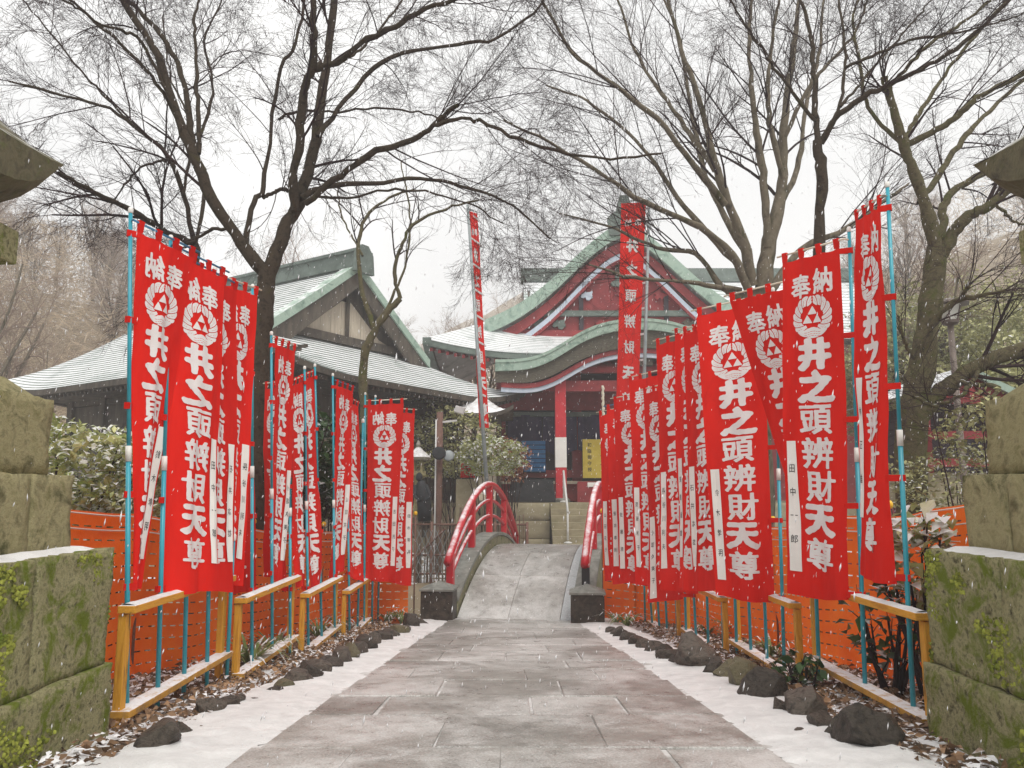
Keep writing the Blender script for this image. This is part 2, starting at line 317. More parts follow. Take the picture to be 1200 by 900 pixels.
# ---- the path: base sheet, individual slabs, snow margins
def half_w(y): return 1.24 - 0.032 * (y - 4.2)
M['joint'] = material('snowy_joint', (0.24, 0.22, 0.20), (0.70, 0.69, 0.68), scale=3, rough=0.8, bump=0.4)
def slab_material():
    """wet stone with a granular dusting of snow, thicker along the joints' side of each slab"""
    m = bpy.data.materials.new('wet_paving_stone'); m.use_nodes = True; nt = m.node_tree; N, L = nt.nodes, nt.links; bs = N['Principled BSDF']; bs.inputs['Specular IOR Level'].default_value = 0.45
    co = N.new('ShaderNodeTexCoord').outputs['Object']; col = ramp(nt, noise(nt, co, 5, 10, .7, .3), [(.3, (.17, .161, .146)), (.5, (.26, .247, .225)), (.7, (.35, .336, .31))])
    oi = N.new('ShaderNodeObjectInfo'); hs = N.new('ShaderNodeHueSaturation'); v = math_n(nt, 'MULTIPLY_ADD', oi.outputs['Random'], .26); v.node.inputs[2].default_value = .87; L.new(v, hs.inputs['Value']); L.new(col, hs.inputs['Color'])
    big = noise(nt, co, .9, 4, .6, .8); mid = noise(nt, co, 6, 6, .7, .2); fine = noise(nt, co, 95, 3, .6)
    s = math_n(nt, 'ADD', math_n(nt, 'MULTIPLY', big, 1.25), math_n(nt, 'ADD', math_n(nt, 'MULTIPLY', mid, .55), math_n(nt, 'MULTIPLY', fine, .75)))
    f = ramp(nt, math_n(nt, 'SUBTRACT', math_n(nt, 'ADD', s, math_n(nt, 'MULTIPLY', oi.outputs['Random'], .10)), .80), [(.42, (0, 0, 0)), (.80, (.85, .85, .85))])
    L.new(mixc(nt, f, hs.outputs[0], (.68, .675, .66)), bs.inputs['Base Color'])
    r = math_n(nt, 'MULTIPLY_ADD', mid, .5); r.node.inputs[2].default_value = .08; L.new(r, bs.inputs['Roughness'])
    b = N.new('ShaderNodeBump'); b.inputs['Strength'].default_value = .5; b.inputs['Distance'].default_value = .01; L.new(math_n(nt, 'ADD', fine, mid), b.inputs['Height']); L.new(b.outputs[0], bs.inputs['Normal']); return m
M['slab'] = slab_material(); M['deck'] = M['slab']
pb = MB(); pb.grid(lambda u, v: ((u - 0.5) * (3.5 - .5 * v), 0.5 + 12.2 * v, float(path_z(0.5 + 12.2 * v)) + 0.045), 4, 60)
path = kind(pb.build('path', M['joint'], smooth=True), 'structure', 'stone paved approach path dusted with wet snow')
rnd = random.Random(5)
y = 1.4; row = 0
while y < 12.45:
    d = rnd.choice([0.55, 0.66, 0.74, 0.85]); d = min(d, 12.5 - y)
    if d < 0.2: break
    hw = half_w(y + d / 2)
    cuts = [-hw, -hw * rnd.uniform(0.3, 0.45), hw * rnd.uniform(0.25, 0.42), hw]
    if row % 2 == 1: cuts = [-hw, -hw * rnd.uniform(.55, .7), hw * rnd.uniform(-.12, .1), hw * rnd.uniform(.5, .65), hw]
    for a, b in zip(cuts[:-1], cuts[1:]):
        g = 0.006; n = 6; sm = MB(); dz = rnd.uniform(-0.004, 0.006); tl = rnd.uniform(-0.006, 0.006)
        jit = [rnd.uniform(-0.012, 0.012) for _ in range(4)]
        ya, yb = y + g, y + d - g; xa, xb = a + g, b - g
        c = Vector(((xa + xb) / 2, (ya + yb) / 2, float(path_z((ya + yb) / 2)) + 0.02))
        cs = [(xa + jit[0], ya + jit[1] * .6), (xb + jit[1], ya + jit[2] * .6), (xb + jit[2], yb + jit[3] * .6), (xa + jit[3], yb + jit[0] * .6)]
        top = [Vector((px, py, float(path_z(py)) + 0.046 + dz + tl * (px - c.x))) for px, py in cs]
        top2 = [t - (t - c) * 0.0 for t in top]
        ins = [Vector((t.x + (c.x - t.x) * 0.012, t.y + (c.y - t.y) * 0.014, t.z + 0.008)) for t in top]
        bot = [Vector((t.x, t.y, t.z - 0.05)) for t in top]
        vs = bot + top + ins
        fs = [(8, 9, 10, 11)]
        for i in range(4):
            j = (i + 1) % 4; fs += [(4 + i, 4 + j, 8 + j, 8 + i), (i, j, 4 + j, 4 + i)]
        sm.add(vs, fs); sm.build('paving_slab', M['slab'], path)
    y += d; row += 1
def snow_margin(side):
    def fn(u, v):
        yy = 1.0 + 11.6 * v; inner = half_w(yy) - 0.02 + 0.10 * mnoise.noise((yy * 1.7, side * 3.1, 0)) + 0.07 * mnoise.noise((yy * 6, side, 2)) + 0.04 * mnoise.noise((yy * 17, side, 4))
        outer = 1.97 - 0.040 * (yy - 4.2) + 0.06 * mnoise.noise((yy * 2.1, side, 7)) + 0.03 * mnoise.noise((yy * 8, side, 9))
        x = inner + (outer - inner) * u
        h = 0.044 + 0.030 * min(1, u * 2.2) ** 0.8 - 0.055 * max(0, u - .82) / .18 + 0.013 * mnoise.noise((x * 5, yy * 5, side)) + 0.006 * mnoise.noise((x * 19, yy * 19, side))
        return (side * x, yy, float(path_z(yy)) + h)
    s = MB(); s.grid(fn, 20, 420, flip=side < 0); o = s.build('snow_margin', M['snow'], smooth=True)
    return kind(o, 'stuff', 'strip of fresh wet snow along the %s edge of the path' % ('left' if side < 0 else 'right'))
snow_margin(-1); snow_margin(1)

# ---- leaf litter in the beds
def leaf_scatter(n, spots, size, flat, rng, jag=0.5):
    """n small folded leaves (2 quads each). spots: (n,3), returns V,F"""
    d = rng.normal(size=(n, 3)); d[:, 2] *= flat; d /= np.linalg.norm(d, axis=1, keepdims=True) + 1e-9
    nrm = rng.normal(size=(n, 3)) * (1 - flat) * 0.9 + np.array([0, 0, 1.0]); nrm -= d * (nrm * d).sum(1, keepdims=True); nrm /= np.linalg.norm(nrm, axis=1, keepdims=True) + 1e-9
    s = np.cross(d, nrm); L = (size * rng.uniform(0.6, 1.4, n))[:, None]; W = L * rng.uniform(0.22, 0.36, n)[:, None]; fold = W * rng.uniform(0.1, 0.7, n)[:, None]
    base, tip = spots - d * L / 2, spots + d * L / 2 - nrm * L * 0.15
    mid = spots + nrm * 0
    l = spots - s * W + nrm * fold; r = spots + s * W + nrm * fold
    V = np.stack([base, r, tip, l, mid], 1).reshape(-1, 3); o = (np.arange(n) * 5)[:, None]
    Fq = np.concatenate([o + np.array([[0, 1, 2, 4]]), o + np.array([[0, 4, 2, 3]])], 0)
    return V, Fq
rg = np.random.default_rng(3); n = 12000
px_ = np.where(rg.random(n) < .5, -1, 1) * rg.uniform(1.78, 3.4, n); py_ = rg.uniform(3.6, 12.5, n)
sp = np.stack([px_, py_, ground_z(px_, py_) + 0.03 + rg.uniform(0.01, 0.05, n)], 1)
Vv, Ff = leaf_scatter(n, sp, 0.058, 0.25, rg)
n2 = 420; sx_ = np.where(rg.random(n2) < .5, -1, 1) * (2.12 - np.abs(rg.normal(0, .16, n2))); sy_ = rg.uniform(3.2, 12.2, n2); sp2 = np.stack([sx_, sy_, path_z(sy_) + .083 + rg.uniform(0, .01, n2)], 1)
V2_, F2_ = leaf_scatter(n2, sp2, 0.04, .12, rg); Ff = np.concatenate([Ff, F2_ + len(Vv)]); Vv = np.concatenate([Vv, V2_])
kind(np_mesh('leaf_litter', Vv, Ff, M['litter']), 'stuff', 'brown dead leaves and snow scattered over the planting beds')

# ---- edging rocks
def rock_mesh(seed, mat, flat=0.7):
    bm = bmesh.new(); bmesh.ops.create_icosphere(bm, subdivisions=4, radius=1.0); r = random.Random(seed); off = Vector((r.uniform(0, 50), r.uniform(0, 50), r.uniform(0, 50)))
    cuts = [(Vector((r.gauss(0, 1), r.gauss(0, 1), r.gauss(0, .8))).normalized(), r.uniform(0.48, 0.80)) for _ in range(17)]
    for v in bm.verts:
        p = v.co.copy()
        for nrm, dd in cuts:
            k = p.dot(nrm)
            if k > dd: p -= nrm * (k - dd)
        p *= 1 + 0.12 * mnoise.noise(p * 1.6 + off) + 0.05 * mnoise.noise(p * 4.5 + off) + 0.025 * mnoise.noise(p * 11 + off)
        v.co = p
    me = bpy.data.meshes.new('rock'); bm.to_mesh(me); bm.free(); me.materials.append(mat)
    me.polygons.foreach_set('use_smooth', [True] * len(me.polygons)); return me
def rock(px, py, w, asp, seed, label, mat, deep=0.9):
    p = hit(px, py); wid = w / F * (p.y * 1.0); o = link('edging_rock', rock_mesh(seed, mat))
    hx = wid / 2 * 1.12; hz = hx * asp * 1.0
    o.scale = (hx, hx * deep, hz); o.location = (p.x, p.y + hx * deep * 0.7, p.z + hz * 0.45 + 0.03); o.rotation_euler = (0, 0, random.Random(seed).uniform(-.5, .5))
    return tag(o, label, 'rock', 'rocks edging the path')
LR = [(170, 897, 62, .75), (206, 876, 30, .8), (230, 868, 22, .6), (241, 849, 38, .9), (271, 838, 28, .75), (293, 834, 20, .7), (316, 823, 26, .6), (342, 811, 36, .7), (372, 799, 34, .9), (396, 786, 34, .8), (417, 775, 30, .9), (437, 763, 22, .9), (456, 753, 26, .6), (474, 746, 18, .7), (482, 740, 26, .95)]
LR += [(a_, b_, w_ * 1.35, s_) for a_, b_, w_, s_ in [(188, 886, 26, .7), (257, 843, 24, .8), (329, 817, 22, .7), (357, 806, 26, .8), (384, 793, 26, .8), (407, 781, 24, .8), (427, 769, 22, .8), (447, 758, 22, .7), (465, 749, 18, .7), (491, 737, 15, .7)]]
RR = [(1036, 893, 88, .75, 0), (992, 880, 44, .8, 0), (954, 855, 64, .7, 0), (918, 846, 26, .9, 0), (903, 831, 60, .8, 0), (876, 816, 48, .85, 1), (858, 806, 34, .9, 1), (825, 792, 58, .85, 0), (831, 803, 12, .8, 0), (797, 786, 30, .6, 0), (779, 777, 26, .8, 0), (757, 767, 28, .6, 0), (740, 757, 22, .7, 0), (726, 750, 22, .7, 0)]
RR += [(a_, b_, w_ * 1.35, s_, g_) for a_, b_, w_, s_, g_ in [(970, 868, 30, .7, 0), (935, 848, 28, .7, 0), (889, 824, 26, .7, 0), (842, 800, 26, .8, 0), (811, 790, 22, .8, 0), (788, 781, 22, .7, 0), (768, 772, 22, .7, 0), (748, 762, 20, .7, 0), (732, 753, 18, .7, 0), (717, 747, 15, .7, 0)]]
for i, (a, b, w, s) in enumerate(sorted(LR, key=lambda q: -q[1])):
    rock(a, b, w, s, 20 + i, '%s dark wet rock from the camera edging the left side of the path' % ORD[i], M['rock_green'] if i % 6 == 3 else M['rock'])
for i, (a, b, w, s, g) in enumerate(sorted(RR, key=lambda q: -q[1])):
    rock(a, b, w, s, 60 + i, '%s %s rock from the camera edging the right side of the path' % (ORD[i], 'mossy brown' if g else 'dark wet'), M['rock_green'] if g else M['rock'])
for i, (a, b, w) in enumerate([(948, 873, 28), (928, 877, 16)]):
    rock(a, b, w, .4, 90 + i, ['flat grey stone chip lying in the snow beside right edging rocks', 'smaller flat stone chip left of the other in the right snow'][i], M['rock'])

# ================================================================== STONE LANTERNS
def stone_box(hx, hy, z0, z1, seed, taper=1.0, amp=0.018, cen=(0, 0), rough_n=9):
    """a hewn block: subdivided box with chipped faces"""
    bm = bmesh.new(); bmesh.ops.create_cube(bm, size=2.0); bmesh.ops.bevel(bm, geom=bm.edges[:], offset=0.010, segments=1, affect='EDGES')
    bmesh.ops.subdivide_edges(bm, edges=[e for e in bm.edges if e.calc_length() > 0.5], cuts=rough_n, use_grid_fill=True)
    off = Vector((seed * 3.7, seed * 1.3, 0)); sx, sy, sz = hx, hy, (z1 - z0) / 2
    for v in bm.verts:
        k = 1 + (taper - 1) * (v.co.z + 1) / 2
        p = Vector((v.co.x * sx * k, v.co.y * sy * k, v.co.z * sz)); nn = Vector((v.co.x * abs(v.co.x), v.co.y * abs(v.co.y), v.co.z * abs(v.co.z))).normalized()
        p += nn * (mnoise.noise(p * 3 + off) * amp + mnoise.noise(p * 11 + off) * amp * 0.7 + mnoise.noise(p * 26 + off) * amp * 0.6)
        v.co = p + Vector((cen[0], cen[1], (z0 + z1) / 2))
    return bm
def bm_obj(bm, name, mat, parent, smooth=True):
    me = bpy.data.meshes.new(name); bm.to_mesh(me); bm.free(); me.materials.append(mat)
    if smooth: me.polygons.foreach_set('use_smooth', [True] * len(me.polygons))
    return link(name, me, parent)
def roof_kasa(h, z0, seed):
    """square lantern roof with a concave top and lifted corners"""
    n = 14; mb = MB()
    def rc(x, y): r = max(abs(x), abs(y)) / h; return r, (min(abs(x), abs(y)) / h) * r
    def zt(x, y): r, c = rc(x, y); return z0 + 0.20 + 0.95 * (1 - r) ** 1.2 + 0.06 * c ** 2.5 + 0.010 * mnoise.noise((x * 6, y * 6, seed))
    def zb(x, y): r, c = rc(x, y); return z0 + 0.24 * c ** 4 - 0.18 * (1 - r) ** 0.8
    f = lambda t: h * (2 * t - 1)
    mb.grid(lambda u, v: (f(u), f(v), zt(f(u), f(v))), n, n)
    mb.grid(lambda u, v: (f(u) * .985, f(v) * .985, zb(f(u), f(v))), n, n, flip=True)
    for s in (0, 1):
        mb.grid(lambda u, v: (f(u) * (1 if v else .985), (h if s else -h) * (1 if v else .985), zt(f(u), h) if v > .5 else zb(f(u), h)), n, 1, flip=bool(s))
        mb.grid(lambda u, v: ((h if s else -h) * (1 if v else .985), f(u) * (1 if v else .985), zt(h, f(u)) if v > .5 else zb(h, f(u))), n, 1, flip=not s)
    return mb
def lantern(X, sgn, label, seed):
    gz0 = 0.1; L = thing('stone_lantern', label, 'stone lantern', (X, 3.2, gz0), 'big stone lanterns flanking the path'); r = random.Random(seed)
    # base courses (world heights minus gz0)
    zs = [-0.35, 0.42, 1.015]
    for c in range(2):
        z0, z1 = zs[c], zs[c + 1]; hw = 1.15 - 0.03 * c
        ncut = 2 if c % 2 == 0 else 3; e = [-hw] + [hw * (2 * (k + r.uniform(.4, .6)) / ncut - 1) for k in range(ncut - 1)] + [hw]
        if ncut == 3: e = [-hw, -0.38 + r.uniform(-.1, .1), 0.42 + r.uniform(-.1, .1), hw]
        for sx in (-1, 1):                      # blocks along both flanks, meeting in the middle
            for a, b in zip(e[:-1], e[1:]):
                bm = stone_box(hw / 2 - 0.002, (b - a) / 2 - 0.002, z0 + 0.001, z1 - 0.001, seed + c * 7 + a, amp=0.014, cen=(sx * hw / 2, (a + b) / 2), rough_n=15); bm_obj(bm, 'base_stone', M['moss_stone'], L)
    # moss growing in raised tufts on the faces seen from the path
    rg2 = np.random.default_rng(seed); pts, nrm = [], []
    for _ in range(15000):
        u_, v_ = rg2.uniform(-1.13, 1.13), rg2.uniform(-.05, 1.0); fx = rg2.random() < .6
        q = Vector((sgn * 1.15, u_, v_)) if fx else Vector((u_, rg2.choice([-1.15, 1.15]), v_))
        if v_ > .42: q.x = max(-1.12, min(1.12, q.x)); q.y = max(-1.12, min(1.12, q.y))
        if mnoise.noise(q * 2.3 + Vector((seed, 0, 0))) + .55 * mnoise.noise(q * 7) + .25 * abs(v_ - .45) > .08: pts.append(q[:]); nrm.append((sgn, 0, .25) if fx else (0, 1 if q.y > 0 else -1, .25))
    pts, nrm = np.array(pts), np.array(nrm); k_ = len(pts); nrm = nrm + rg2.normal(0, .35, (k_, 3)); nrm /= np.linalg.norm(nrm, axis=1, keepdims=True); t1 = np.cross(nrm, rg2.normal(size=(k_, 3))); t1 /= np.linalg.norm(t1, axis=1, keepdims=True); t2 = np.cross(nrm, t1)
    rr2 = rg2.uniform(.005, .016, (k_, 1)); hh2 = rr2 * rg2.uniform(.4, 1.0, (k_, 1)); ring = [pts - nrm * .004 + (t1 * math.cos(a_) + t2 * math.sin(a_)) * rr2 for a_ in np.arange(5) * 2 * math.pi / 5]
    Vm = np.stack(ring + [pts + nrm * hh2], 1).reshape(-1, 3); om = (np.arange(k_) * 6)[:, None, None]; Qm = (om + np.array([[0, 1, 5], [1, 2, 5], [2, 3, 5], [3, 4, 5], [4, 0, 5]])[None]).reshape(-1, 3)
    np_mesh('moss_tufts', Vm, Qm, M['moss'], L, smooth=True)['kind'] = 'stuff'
    sn = MB()
    def sf(u, v):
        x, yy = (2 * u - 1) * 1.10, (2 * v - 1) * 1.10; return (x, yy, 1.012 + 0.022 + 0.012 * mnoise.noise((x * 4, yy * 4, seed)) - 0.03 * (max(abs(x), abs(yy)) > 1.09))
    sn.grid(sf, 24, 24); sn.build('snow_cap', M['snow'], L, smooth=True)
    for t, (h, z0, z1, cuts) in enumerate([(0.97, 1.01, 1.40, [-0.97, -0.45, 0.12, 0.60, 0.97]), (0.88, 1.40, 1.79, [-0.88, -0.3, 0.4, 0.88])]):
        for sx in (-1, 1):
            for a, b in zip(cuts[:-1], cuts[1:]):
                bm = stone_box(h / 2 - 0.004, (b - a) / 2 - 0.004, z0 + 0.004, z1, seed + t * 11 + a, amp=0.012, taper=1.0, cen=(sx * h / 2, (a + b) / 2), rough_n=6); bm_obj(bm, 'tier_stone', M['pale_stone'], L)
    m = MB(); m.box((0, 0, 1.79 + 0.05), (1.66, 1.66, 0.10), taper=0.86); m.lathe([(0.70, 1.89), (0.76, 1.94), (0.70, 2.01), (0.55, 2.05), (0.40, 2.10)], (0, 0, 0), 24); m.build('plinth', M['pale_stone'], L, smooth=False, bevel=0.012)
    m = MB(); m.lathe([(0.40, 2.09), (0.34, 2.2), (0.33, 2.30), (0.40, 2.38)], (0, 0, 0), 20); m.build('shaft', M['moss_stone'], L, smooth=True)
    m = MB(); m.box((0, 0, 2.42), (1.1, 1.1, 0.1)); m.box((0, 0, 2.56), (1.44, 1.44, 0.18)); m.build('platform', M['moss_stone'], L, bevel=0.015)
    m = MB()
    for a in range(4):
        q = Matrix.Rotation(a * math.pi / 2, 3, 'Z'); m.box(q @ Vector((0.38, 0.38, 2.76)), (0.16, 0.16, 0.24)); m.box(q @ Vector((0.40, 0, 2.69)), (0.10, 0.6, 0.08), q); m.box(q @ Vector((0.40, 0, 2.83)), (0.10, 0.6, 0.08), q)
    m.build('light_chamber', M['moss_stone'], L, bevel=0.008)
    roof_kasa(0.845, 2.81, seed).build('roof', M['kasa'], L, smooth=False)
    m = MB(); m.lathe([(0.16, 3.88), (0.22, 4.0), (0.24, 4.1), (0.16, 4.24), (0.02, 4.36)], (0, 0, 0), 16); m.build('finial', M['moss_stone'], L, smooth=True)
    return L
M['kasa'] = material('lantern_roof_stone', (0.05, 0.042, 0.026), (0.13, 0.115, 0.065), (0.08, 0.075, 0.036), scale=9, rough=0.8, bump=0.7, bscale=22, snow=(0.72, 1.25), snow_scale=2.5, moss=((0.10, 0.12, 0.03), 0.2, 5))
lantern(-3.27, 1, 'mossy stone lantern on tiered block base at the left picture edge', 3)
lantern(3.34, -1, 'mossy stone lantern on tiered block base at the right picture edge', 17)

# ================================================================== FENCES
def fence_x(side, y): return -2.27 + 0.028 * (y - 4.7) if side < 0 else 2.42 - 0.06 * (y - 4.7)
SECT = [(4.66 + 1.80 * i, 4.66 + 1.80 * i + 1.76, 0.765 - 0.183 * i) for i in range(4)]     # near y, far y, top-rail height
def low_rail(side, y):
    i = max(0, min(3, int((y - 4.66) / 1.80))); return SECT[i][2] - 0.60 - (0.04 if side > 0 else 0)
def fence_section(side, i):
    y0, y1, zt = SECT[i]; zt -= 0.04 if side > 0 else 0
    x0, x1 = fence_x(side, y0) - side * 0.05, fence_x(side, y1) + side * 0.03
    T = thing('fence_section', '%s ochre wooden fence panel from the camera along the %s of the path' % (ORD[i], 'left' if side < 0 else 'right'), 'fence', (x0, y0, path_z(y0)), 'ochre fence panels')
    o = Vector((x0, y0, float(path_z(y0)))); a = Vector((x0, y0, 0)); b = Vector((x1, y1, 0)); d = (b - a).normalized()
    for q, yy in ((a + d * 0.05, y0), (b - d * 0.06, y1)):
        g = gz(q.x, yy) - 0.15; m = MB(); m.box(Vector((q.x + side * 0.03, q.y, (g + zt - 0.05) / 2)) - o, (0.048, 0.066, zt - 0.05 - g)); m.build('post', M['yellow'], T, bevel=0.006)
    m = MB(); m.bar(Vector((a.x, a.y, zt - 0.02)) - o, Vector((b.x, b.y, zt - 0.02)) - o, 0.105, 0.045); m.build('top_rail', M['yellow_rail'], T, bevel=0.006)
    m = MB(); e0, e1 = Vector((a.x, a.y, zt + 0.003)) - o, Vector((b.x, b.y, zt + 0.003)) - o
    def sn(u, v):
        p = e0 + (e1 - e0) * (0.01 + 0.98 * u); w = (v - 0.5) * 0.088 * (1 + .25 * mnoise.noise((u * 22, i, side))); return (p.x + w, p.y, p.z + (0.011 + 0.010 * mnoise.noise((u * 16, v * 2, i + side))) * (1 - abs(2 * v - 1) ** 2) - 0.002)
    m.grid(sn, 60, 6); m.build('snow_cap', M['snow'], T, smooth=True)
    m = MB(); m.bar(Vector((a.x, a.y, zt - 0.60)) - o, Vector((b.x, b.y, zt - 0.60)) - o, 0.11, 0.04); m.build('bottom_rail', M['worn_rail'], T, bevel=0.005)
for s in (-1, 1):
    for i in range(4): fence_section(s, i)

# ================================================================== ORANGE NETTING
def net(side, pts, label, heights, pitch=0.13, rowh=0.075):
    """plastic barrier mesh: rows of punched slits, held on thin stakes"""
    pts = [Vector(p) for p in pts]; seg = [(b - a).length for a, b in zip(pts[:-1], pts[1:])]; tot = sum(seg)
    def at(s):
        k = 0
        while k < len(seg) - 1 and s > seg[k]: s -= seg[k]; k += 1
        f = s / seg[k]; return pts[k].lerp(pts[k + 1], f), heights[k] * (1 - f) + heights[k + 1] * f, pts[k + 1] - pts[k]
    T = thing('safety_net', label, 'netting', (0, 0, 0), 'orange barrier nets')
    rows = 13; nc = int(tot / pitch); us = []
    for c in range(nc): us += [c * pitch, c * pitch + pitch * 0.42]
    us.append(nc * pitch); vs = []
    for r_ in range(rows): vs += [r_ / rows, (r_ + 0.89) / rows]
    vs.append(1.0); U, W = len(us), len(vs); verts = []
    for j, v in enumerate(vs):
        for s in us:
            p, h, d = at(min(s, tot - 1e-4)); nrm = Vector((d.y, -d.x, 0)).normalized()
            zt = p.z + h - 0.05 * abs(math.sin(s * 1.55)) - 0.03 * mnoise.noise((s * 1.3, side, 0)); zb = p.z + 0.02 + 0.04 * mnoise.noise((s * 1.1, side, 5))
            q = p + nrm * (0.05 * math.sin(s * 2.3 + v * 2) + 0.05 * mnoise.noise((s * 2.5, v * 3, side)) + 0.02 * math.sin(v * 9 + s) + 0.012 * math.sin(s * 11 + v * 6) * mnoise.noise((s, v * 2, 3)))
            verts.append((q.x, q.y, zb + (zt - zb) * v))
    fs = []
    for j in range(W - 1):
        for i in range(U - 1):
            slit = (j % 2 == 1) and ((i % 2 == 1) if (j // 2) % 2 else (i % 4 == 3 or i % 4 == 1))
            if slit and j < W - 2: continue
            fs.append((j * U + i, j * U + i + 1, (j + 1) * U + i + 1, (j + 1) * U + i))
    m = MB(); m.add(verts, fs); m.build('mesh_sheet', M['net'], T, smooth=True)
    for vv in (0.985, 0.90):
        m = MB(); c = []
        for k in range(int(tot / 0.15) + 1):
            s = min(k * 0.15, tot - 1e-3); p, h, d = at(s); nrm = Vector((d.y, -d.x, 0)).normalized(); zt = p.z + h - 0.05 * abs(math.sin(s * 1.55)) - 0.03 * mnoise.noise((s * 1.3, side, 0))
            c.append(p + nrm * (0.05 * math.sin(s * 2.3 + vv * 2) - side * 0.0 + 0.05 * mnoise.noise((s * 2.5, vv * 3, side)) + 0.02 * math.sin(vv * 9 + s) + 0.014) + Vector((0, 0, (zt - p.z) * vv)))
        m.tube(c, 0.006, 5); m.build('cord', M['cord'], T, smooth=True)
    k = 0; s = 0.0
    while s <= tot + 0.01:
        p, h, d = at(min(s, tot - 1e-3)); nrm = Vector((d.y, -d.x, 0)).normalized(); q = p - nrm * 0.06
        m = MB(); m.tube([q + Vector((0, 0, -0.3)), q + Vector((0, 0, h + 0.03))], 0.012, 8); st = m.build('stake', M['rust'], T, smooth=True)
        m = MB(); m.lathe([(0.018, -0.01), (0.03, 0.01), (0.03, 0.035), (0.016, 0.055)], q + Vector((0, 0, h + 0.03)), 10); m.build('stake_cap', M['cap_yellow'], st, smooth=True)
        s += tot / max(1, round(tot / 2.0))
def gp(x, y, dz=0): return (x, y, float(path_z(y)) + dz)
net(-1, [gp(-3.15, 4.3), gp(-2.98, 6.5), gp(-2.75, 9.0), gp(-2.45, 11.6), gp(-2.2, 12.45), gp(-1.52, 12.55)], 'orange plastic barrier net behind the left row of banners', [1.36, 1.32, 1.32, 1.42, 1.58, 1.62])
net(1, [gp(1.42, 12.55), gp(1.95, 12.5), gp(2.35, 11.4), gp(2.75, 9.0), gp(3.0, 6.5), gp(3.2, 4.9), gp(3.5, 4.3)], 'orange plastic barrier net behind the right row of banners', [1.66, 1.55, 1.42, 1.34, 1.34, 1.36, 1.36])
# ================================================================== BANNERS
def glyphs(txt, bold, res=2):
    """2-D triangles of characters, each centred in a unit square"""
    cu = bpy.data.curves.new('glyph', 'FONT'); cu.body = txt; cu.size = 1.0; cu.offset = bold; cu.resolution_u = res; cu.fill_mode = 'FRONT'
    o = bpy.data.objects.new('glyph', cu); COL.objects.link(o); dg = bpy.context.evaluated_depsgraph_get(); dg.update()
    me = bpy.data.meshes.new_from_object(o.evaluated_get(dg))
    V = np.array([v.co[:] for v in me.vertices]).reshape(-1, 3)[:, :2]; T = [tuple(p.vertices) for p in me.polygons]
    bpy.data.objects.remove(o); bpy.data.curves.remove(cu); bpy.data.meshes.remove(me)
    if len(V): V = V - (V.max(0) + V.min(0)) / 2; V = V / max(np.ptp(V[:, 0]), np.ptp(V[:, 1]))
    return V, T
BW, BH = 0.525, 2.10                       # cloth size in metres
def march(Fld, x0, x1, y0, y1, run=4):
    """polygons of the region Fld<0 on a node grid (rows bottom to top), straight runs of full cells joined"""
    ny, nx = Fld.shape; X = np.linspace(x0, x1, nx); Y = np.linspace(y0, y1, ny); vs, fs = [], []
    def poly(pts): o = len(vs); vs.extend(pts); fs.append(tuple(range(o, o + len(pts))))
    ins = Fld < 0
    for j in range(ny - 1):
        i = 0
        while i < nx - 1:
            c4 = ins[j, i] and ins[j, i + 1] and ins[j + 1, i] and ins[j + 1, i + 1]
            if c4:
                k = i + 1
                while k < nx - 1 and k - i < run and ins[j, k + 1] and ins[j + 1, k + 1]: k += 1
                poly([(X[i], Y[j]), (X[k], Y[j]), (X[k], Y[j + 1]), (X[i], Y[j + 1])]); i = k; continue
            cs = [(j, i), (j, i + 1), (j + 1, i + 1), (j + 1, i)]; pts = []
            for q in range(4):
                a, b = cs[q], cs[(q + 1) % 4]; fa, fb = Fld[a], Fld[b]
                if fa < 0: pts.append((X[a[1]], Y[a[0]]))
                if (fa < 0) != (fb < 0):
                    t = fa / (fa - fb); pts.append((X[a[1]] + (X[b[1]] - X[a[1]]) * t, Y[a[0]] + (Y[b[0]] - Y[a[0]]) * t))
            if len(pts) > 2: poly(pts)
            i += 1
    return np.array(vs), fs
def brush_glyph(ch, bx, by, res=40):
    """a character thickened like broad brush lettering: distance field round the thin glyph, heavier on uprights"""
    V, T = glyphs(ch, 0.0, 2); V = V * 0.90; n = 72; g = np.linspace(-.5, .5, n); gx, gy = np.meshgrid(g, g); inside = np.zeros(gx.shape, bool)
    for f in T:
        p = V[list(f)]; lo, hi = p.min(0), p.max(0)
        for k in range(1, len(p) - 1):
            a, b, c = p[0], p[k], p[k + 1]; d = (b[0] - a[0]) * (c[1] - a[1]) - (b[1] - a[1]) * (c[0] - a[0])
            if abs(d) < 1e-12: continue
            u = ((gx - a[0]) * (c[1] - a[1]) - (gy - a[1]) * (c[0] - a[0])) / d; w = ((b[0] - a[0]) * (gy - a[1]) - (b[1] - a[1]) * (gx - a[0])) / d
            inside |= (u >= 0) & (w >= 0) & (u + w <= 1)
    S = np.stack([gx[inside], gy[inside]], 1); h = np.linspace(-.56, .56, res); hx, hy = np.meshgrid(h, h); q = np.stack([hx.ravel(), hy.ravel()], 1)
    d = np.sqrt((((q[:, None, 0] - S[None, :, 0]) / bx) ** 2 + ((q[:, None, 1] - S[None, :, 1]) / by) ** 2).min(1)).reshape(res, res)
    wob = 0.18 * np.sin(hx * 23 + hy * 9) * np.sin(hy * 17 - hx * 5)
    return march(d - 1.0 + wob, -.56, .56, -.56, .56)
